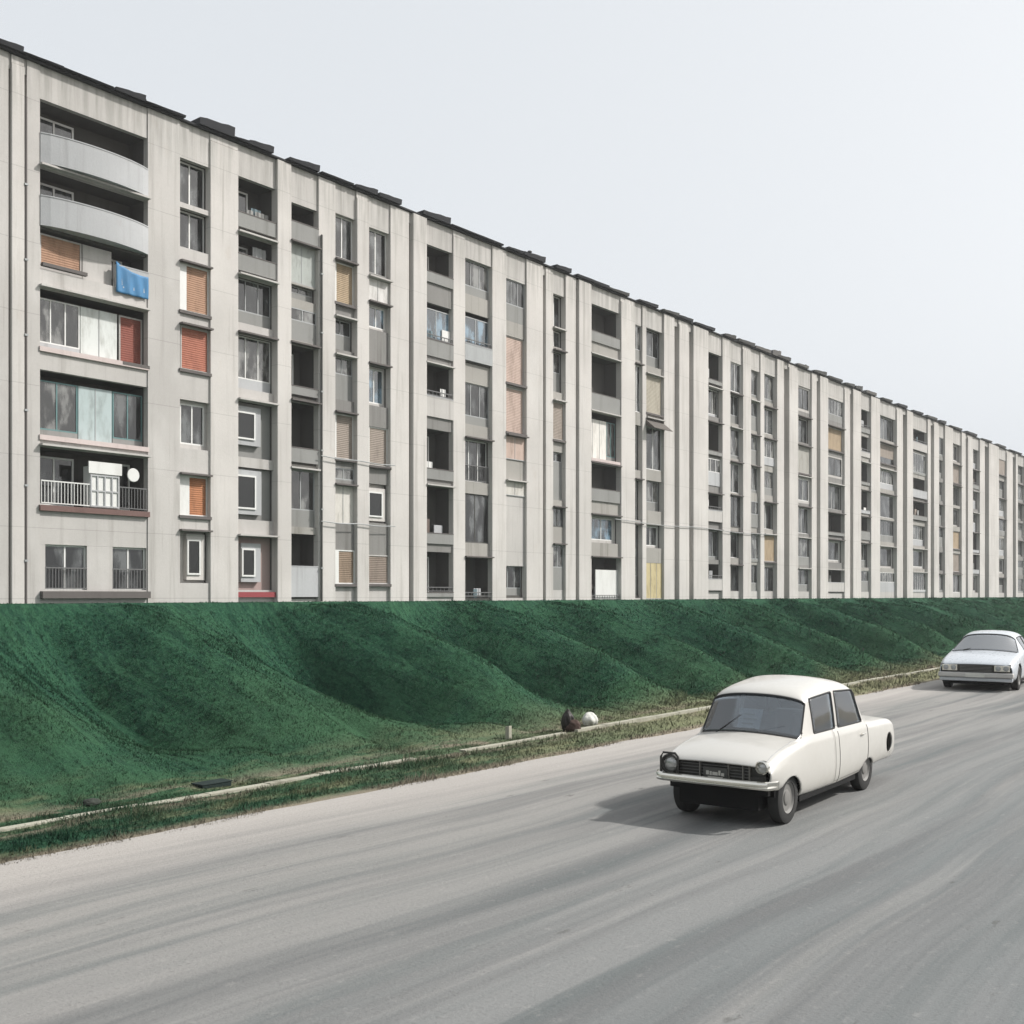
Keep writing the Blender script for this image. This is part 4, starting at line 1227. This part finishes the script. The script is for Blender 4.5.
for k_ in range(5): mb.box(-.36, .36, .0, .028, .48 + k_ * .034, .49 + k_ * .034, M_RIM)
mb.build('grille', root2)
for sgn in (1, -1):
    mb = MB(); mb.box(sgn * .42, sgn * .78, -.01, .028, .49, .64, M_CHR); hl = mb.build('headlamp', root2, bevel=.01)
    for dx in (.51, .69):
        mb = MB(); mb.lathe([(-.025, .062), (-.035, .04), (-.038, .001)], paint('pale_lens', (.30, .31, .31), .15), (sgn * dx, .01, .565), 'y', 20, False); mb.build('lens', hl, smooth=True)
mb = MB(); mb.box(-.86, .86, -.09, .12, .34, .455, paint('grey_bumper', (.42, .41, .39), .5)); mb.box(-.84, .84, -.02, .10, .24, .335, M_P2); mb.build('bumper', root2, bevel=.025)
mb = MB(); mb.box(-.22, .22, -.10, -.093, .345, .445, paint('plate_pale', (.5, .5, .46), .5)); mb.build('licence_plate', root2)
for y in (.86, 3.75):
    for sgn in (1, -1): wheel(root2, sgn * (.90 - .11), y, .31, .18, sgn)
for sgn in (1, -1):
    pts = drape(bvh2, [(sgn * 2, 2.72, .26 + i * .028) for i in range(24)], (-sgn, 0, 0), 0)
    if len(pts) > 3: mb = MB(); mb.tube(pts, .006, M_RUBTRIM, 5); mb.build('door_gap', parts2[(20, sgn)])
mb = MB()
mb.tube([(-.5, 1.22, .945), (-.1, 1.50, 1.045)], .012, M_RUBTRIM, 6); mb.build('wiper', root2)

# ------------------------------------------------------------------ small things on the verge
def blob(name, loc, size, mat, seed, flat=.85, top=None):
    bm = bmesh.new(); bmesh.ops.create_icosphere(bm, subdivisions=4, radius=1)
    rr = random.Random(seed); o3 = [Vector((rr.uniform(-9, 9), rr.uniform(-9, 9), rr.uniform(-9, 9))) for _ in range(2)]
    from mathutils import noise as mn
    for v in bm.verts:
        an_ = math.atan2(v.co.y, v.co.x)
        fold = .09 * math.sin(an_ * 7 + 2 * v.co.z) * max(0, 1 - abs(v.co.z)) * (1 if 'sack' in name else 0)
        d = 1 + fold + .22 * mn.noise(v.co * 1.3 + o3[0]) + .10 * mn.noise(v.co * 4 + o3[1])
        v.co = v.co * d
        if top and v.co.z > .55: v.co.x *= 1 - (v.co.z - .55) * top; v.co.y *= 1 - (v.co.z - .55) * top
        v.co = Vector((v.co.x * size[0], v.co.y * size[1], (max(v.co.z, -.8) + .8) * size[2] / 1.8))
    me = bpy.data.meshes.new(name); bm.to_mesh(me); bm.free(); me.materials.append(mat)
    me.polygons.foreach_set('use_smooth', [True] * len(me.polygons))
    o = bpy.data.objects.new(name, me); COL.objects.link(o); o.location = loc
    return o
def on_ground(px, py, dz=0.0):
    g = ground_pt(px, py, .06); z = float(ground_h(np.array([g.x]), np.array([g.y]))[0]); return (g.x, g.y, z - .02 + dz)
def on_line(px, p):
    y = along(px, p); return (-p, y, float(ground_h(np.array([-p]), np.array([y]))[0]) - .02)
l1 = on_line(568, 12.35); l2 = on_line(590, 12.40)
o = blob('rubbish_sack', l1, (.12, .12, .46), paint('dark_sack', (.022, .018, .016), .55, .3), 3, top=1.2)
tag(o, 'upright dark brown sack standing on the verge left of the white sack', 'sack')
o = blob('earth_clod', (l1[0] + .10, l1[1] + .02, l1[2]), (.17, .14, .26), paint('brown_lump', (.055, .035, .028), .9, .3), 9)
tag(o, 'brown lump lying between the dark sack and the white sack', 'clod')
o = blob('rubbish_sack', l2, (.15, .17, .27), paint('white_sack', (.50, .50, .46), .6, .25), 5)
tag(o, 'small rounded white sack on the verge right of the dark sack', 'sack')
# white marker post
l3 = on_line(508.5, 12.50)
mb = MB(); mb.hexa([(-.045, -.045, -.05), (.045, -.045, -.05), (.045, .045, -.05), (-.045, .045, -.05), (-.045, -.045, .25), (.045, -.045, .27), (.045, .045, .27), (-.045, .045, .25)], M_KERB)
o = mb.build('marker_post', bevel=.01); o.location = l3
tag(o, 'short pale marker post at the back edge of the verge', 'post')
# low dark drain box by the strip
l4 = on_line(212, 12.62)
M_DG = paint('dark_green_metal', (.006, .016, .014), .8, .3)
mb = MB(); mb.box(-.12, .12, -.24, .24, -.06, .05, M_DG); mb.box(-.13, .13, -.255, .255, .053, .07, M_DG)
o = mb.build('drain_box', bevel=.01); o.location = l4
tag(o, 'low dark green box sunk in the grass beside the concrete strip', 'drain box')
l5 = on_line(92, 12.75)
o = blob('stone', l5, (.10, .11, .10), paint('dark_stone', (.03, .035, .028), .9), 21)
tag(o, 'small dark stone on the bare patch behind the concrete strip', 'stone')
# thin stake far along the verge
g = on_ground(863, 663)
mb = MB(); mb.tube([(0, 0, -.1), (0.01, 0, .55)], .03, M_DARKF, 7); o = mb.build('stake', smooth=True); o.location = g
tag(o, 'thin dark wooden stake at the foot of the bank', 'stake')

# ------------------------------------------------------------------ hazy air
hz = MB(); hm = bpy.data.materials.new('haze_air'); hm.use_nodes = True
t_ = hm.node_tree; t_.nodes.clear(); oo = t_.nodes.new('ShaderNodeOutputMaterial'); pv = t_.nodes.new('ShaderNodeVolumePrincipled')
pv.inputs['Color'].default_value = (.95, .95, .95, 1); pv.inputs['Density'].default_value = .0005; pv.inputs['Anisotropy'].default_value = .2
t_.links.new(pv.outputs[0], oo.inputs['Volume'])
hz.box(-2520, 2520, -1520, 3520, -1.0, 27.0, hm)
ho = hz.build('haze')
tag(ho, 'thin pale haze hanging over the whole street', 'haze', None, 'stuff')
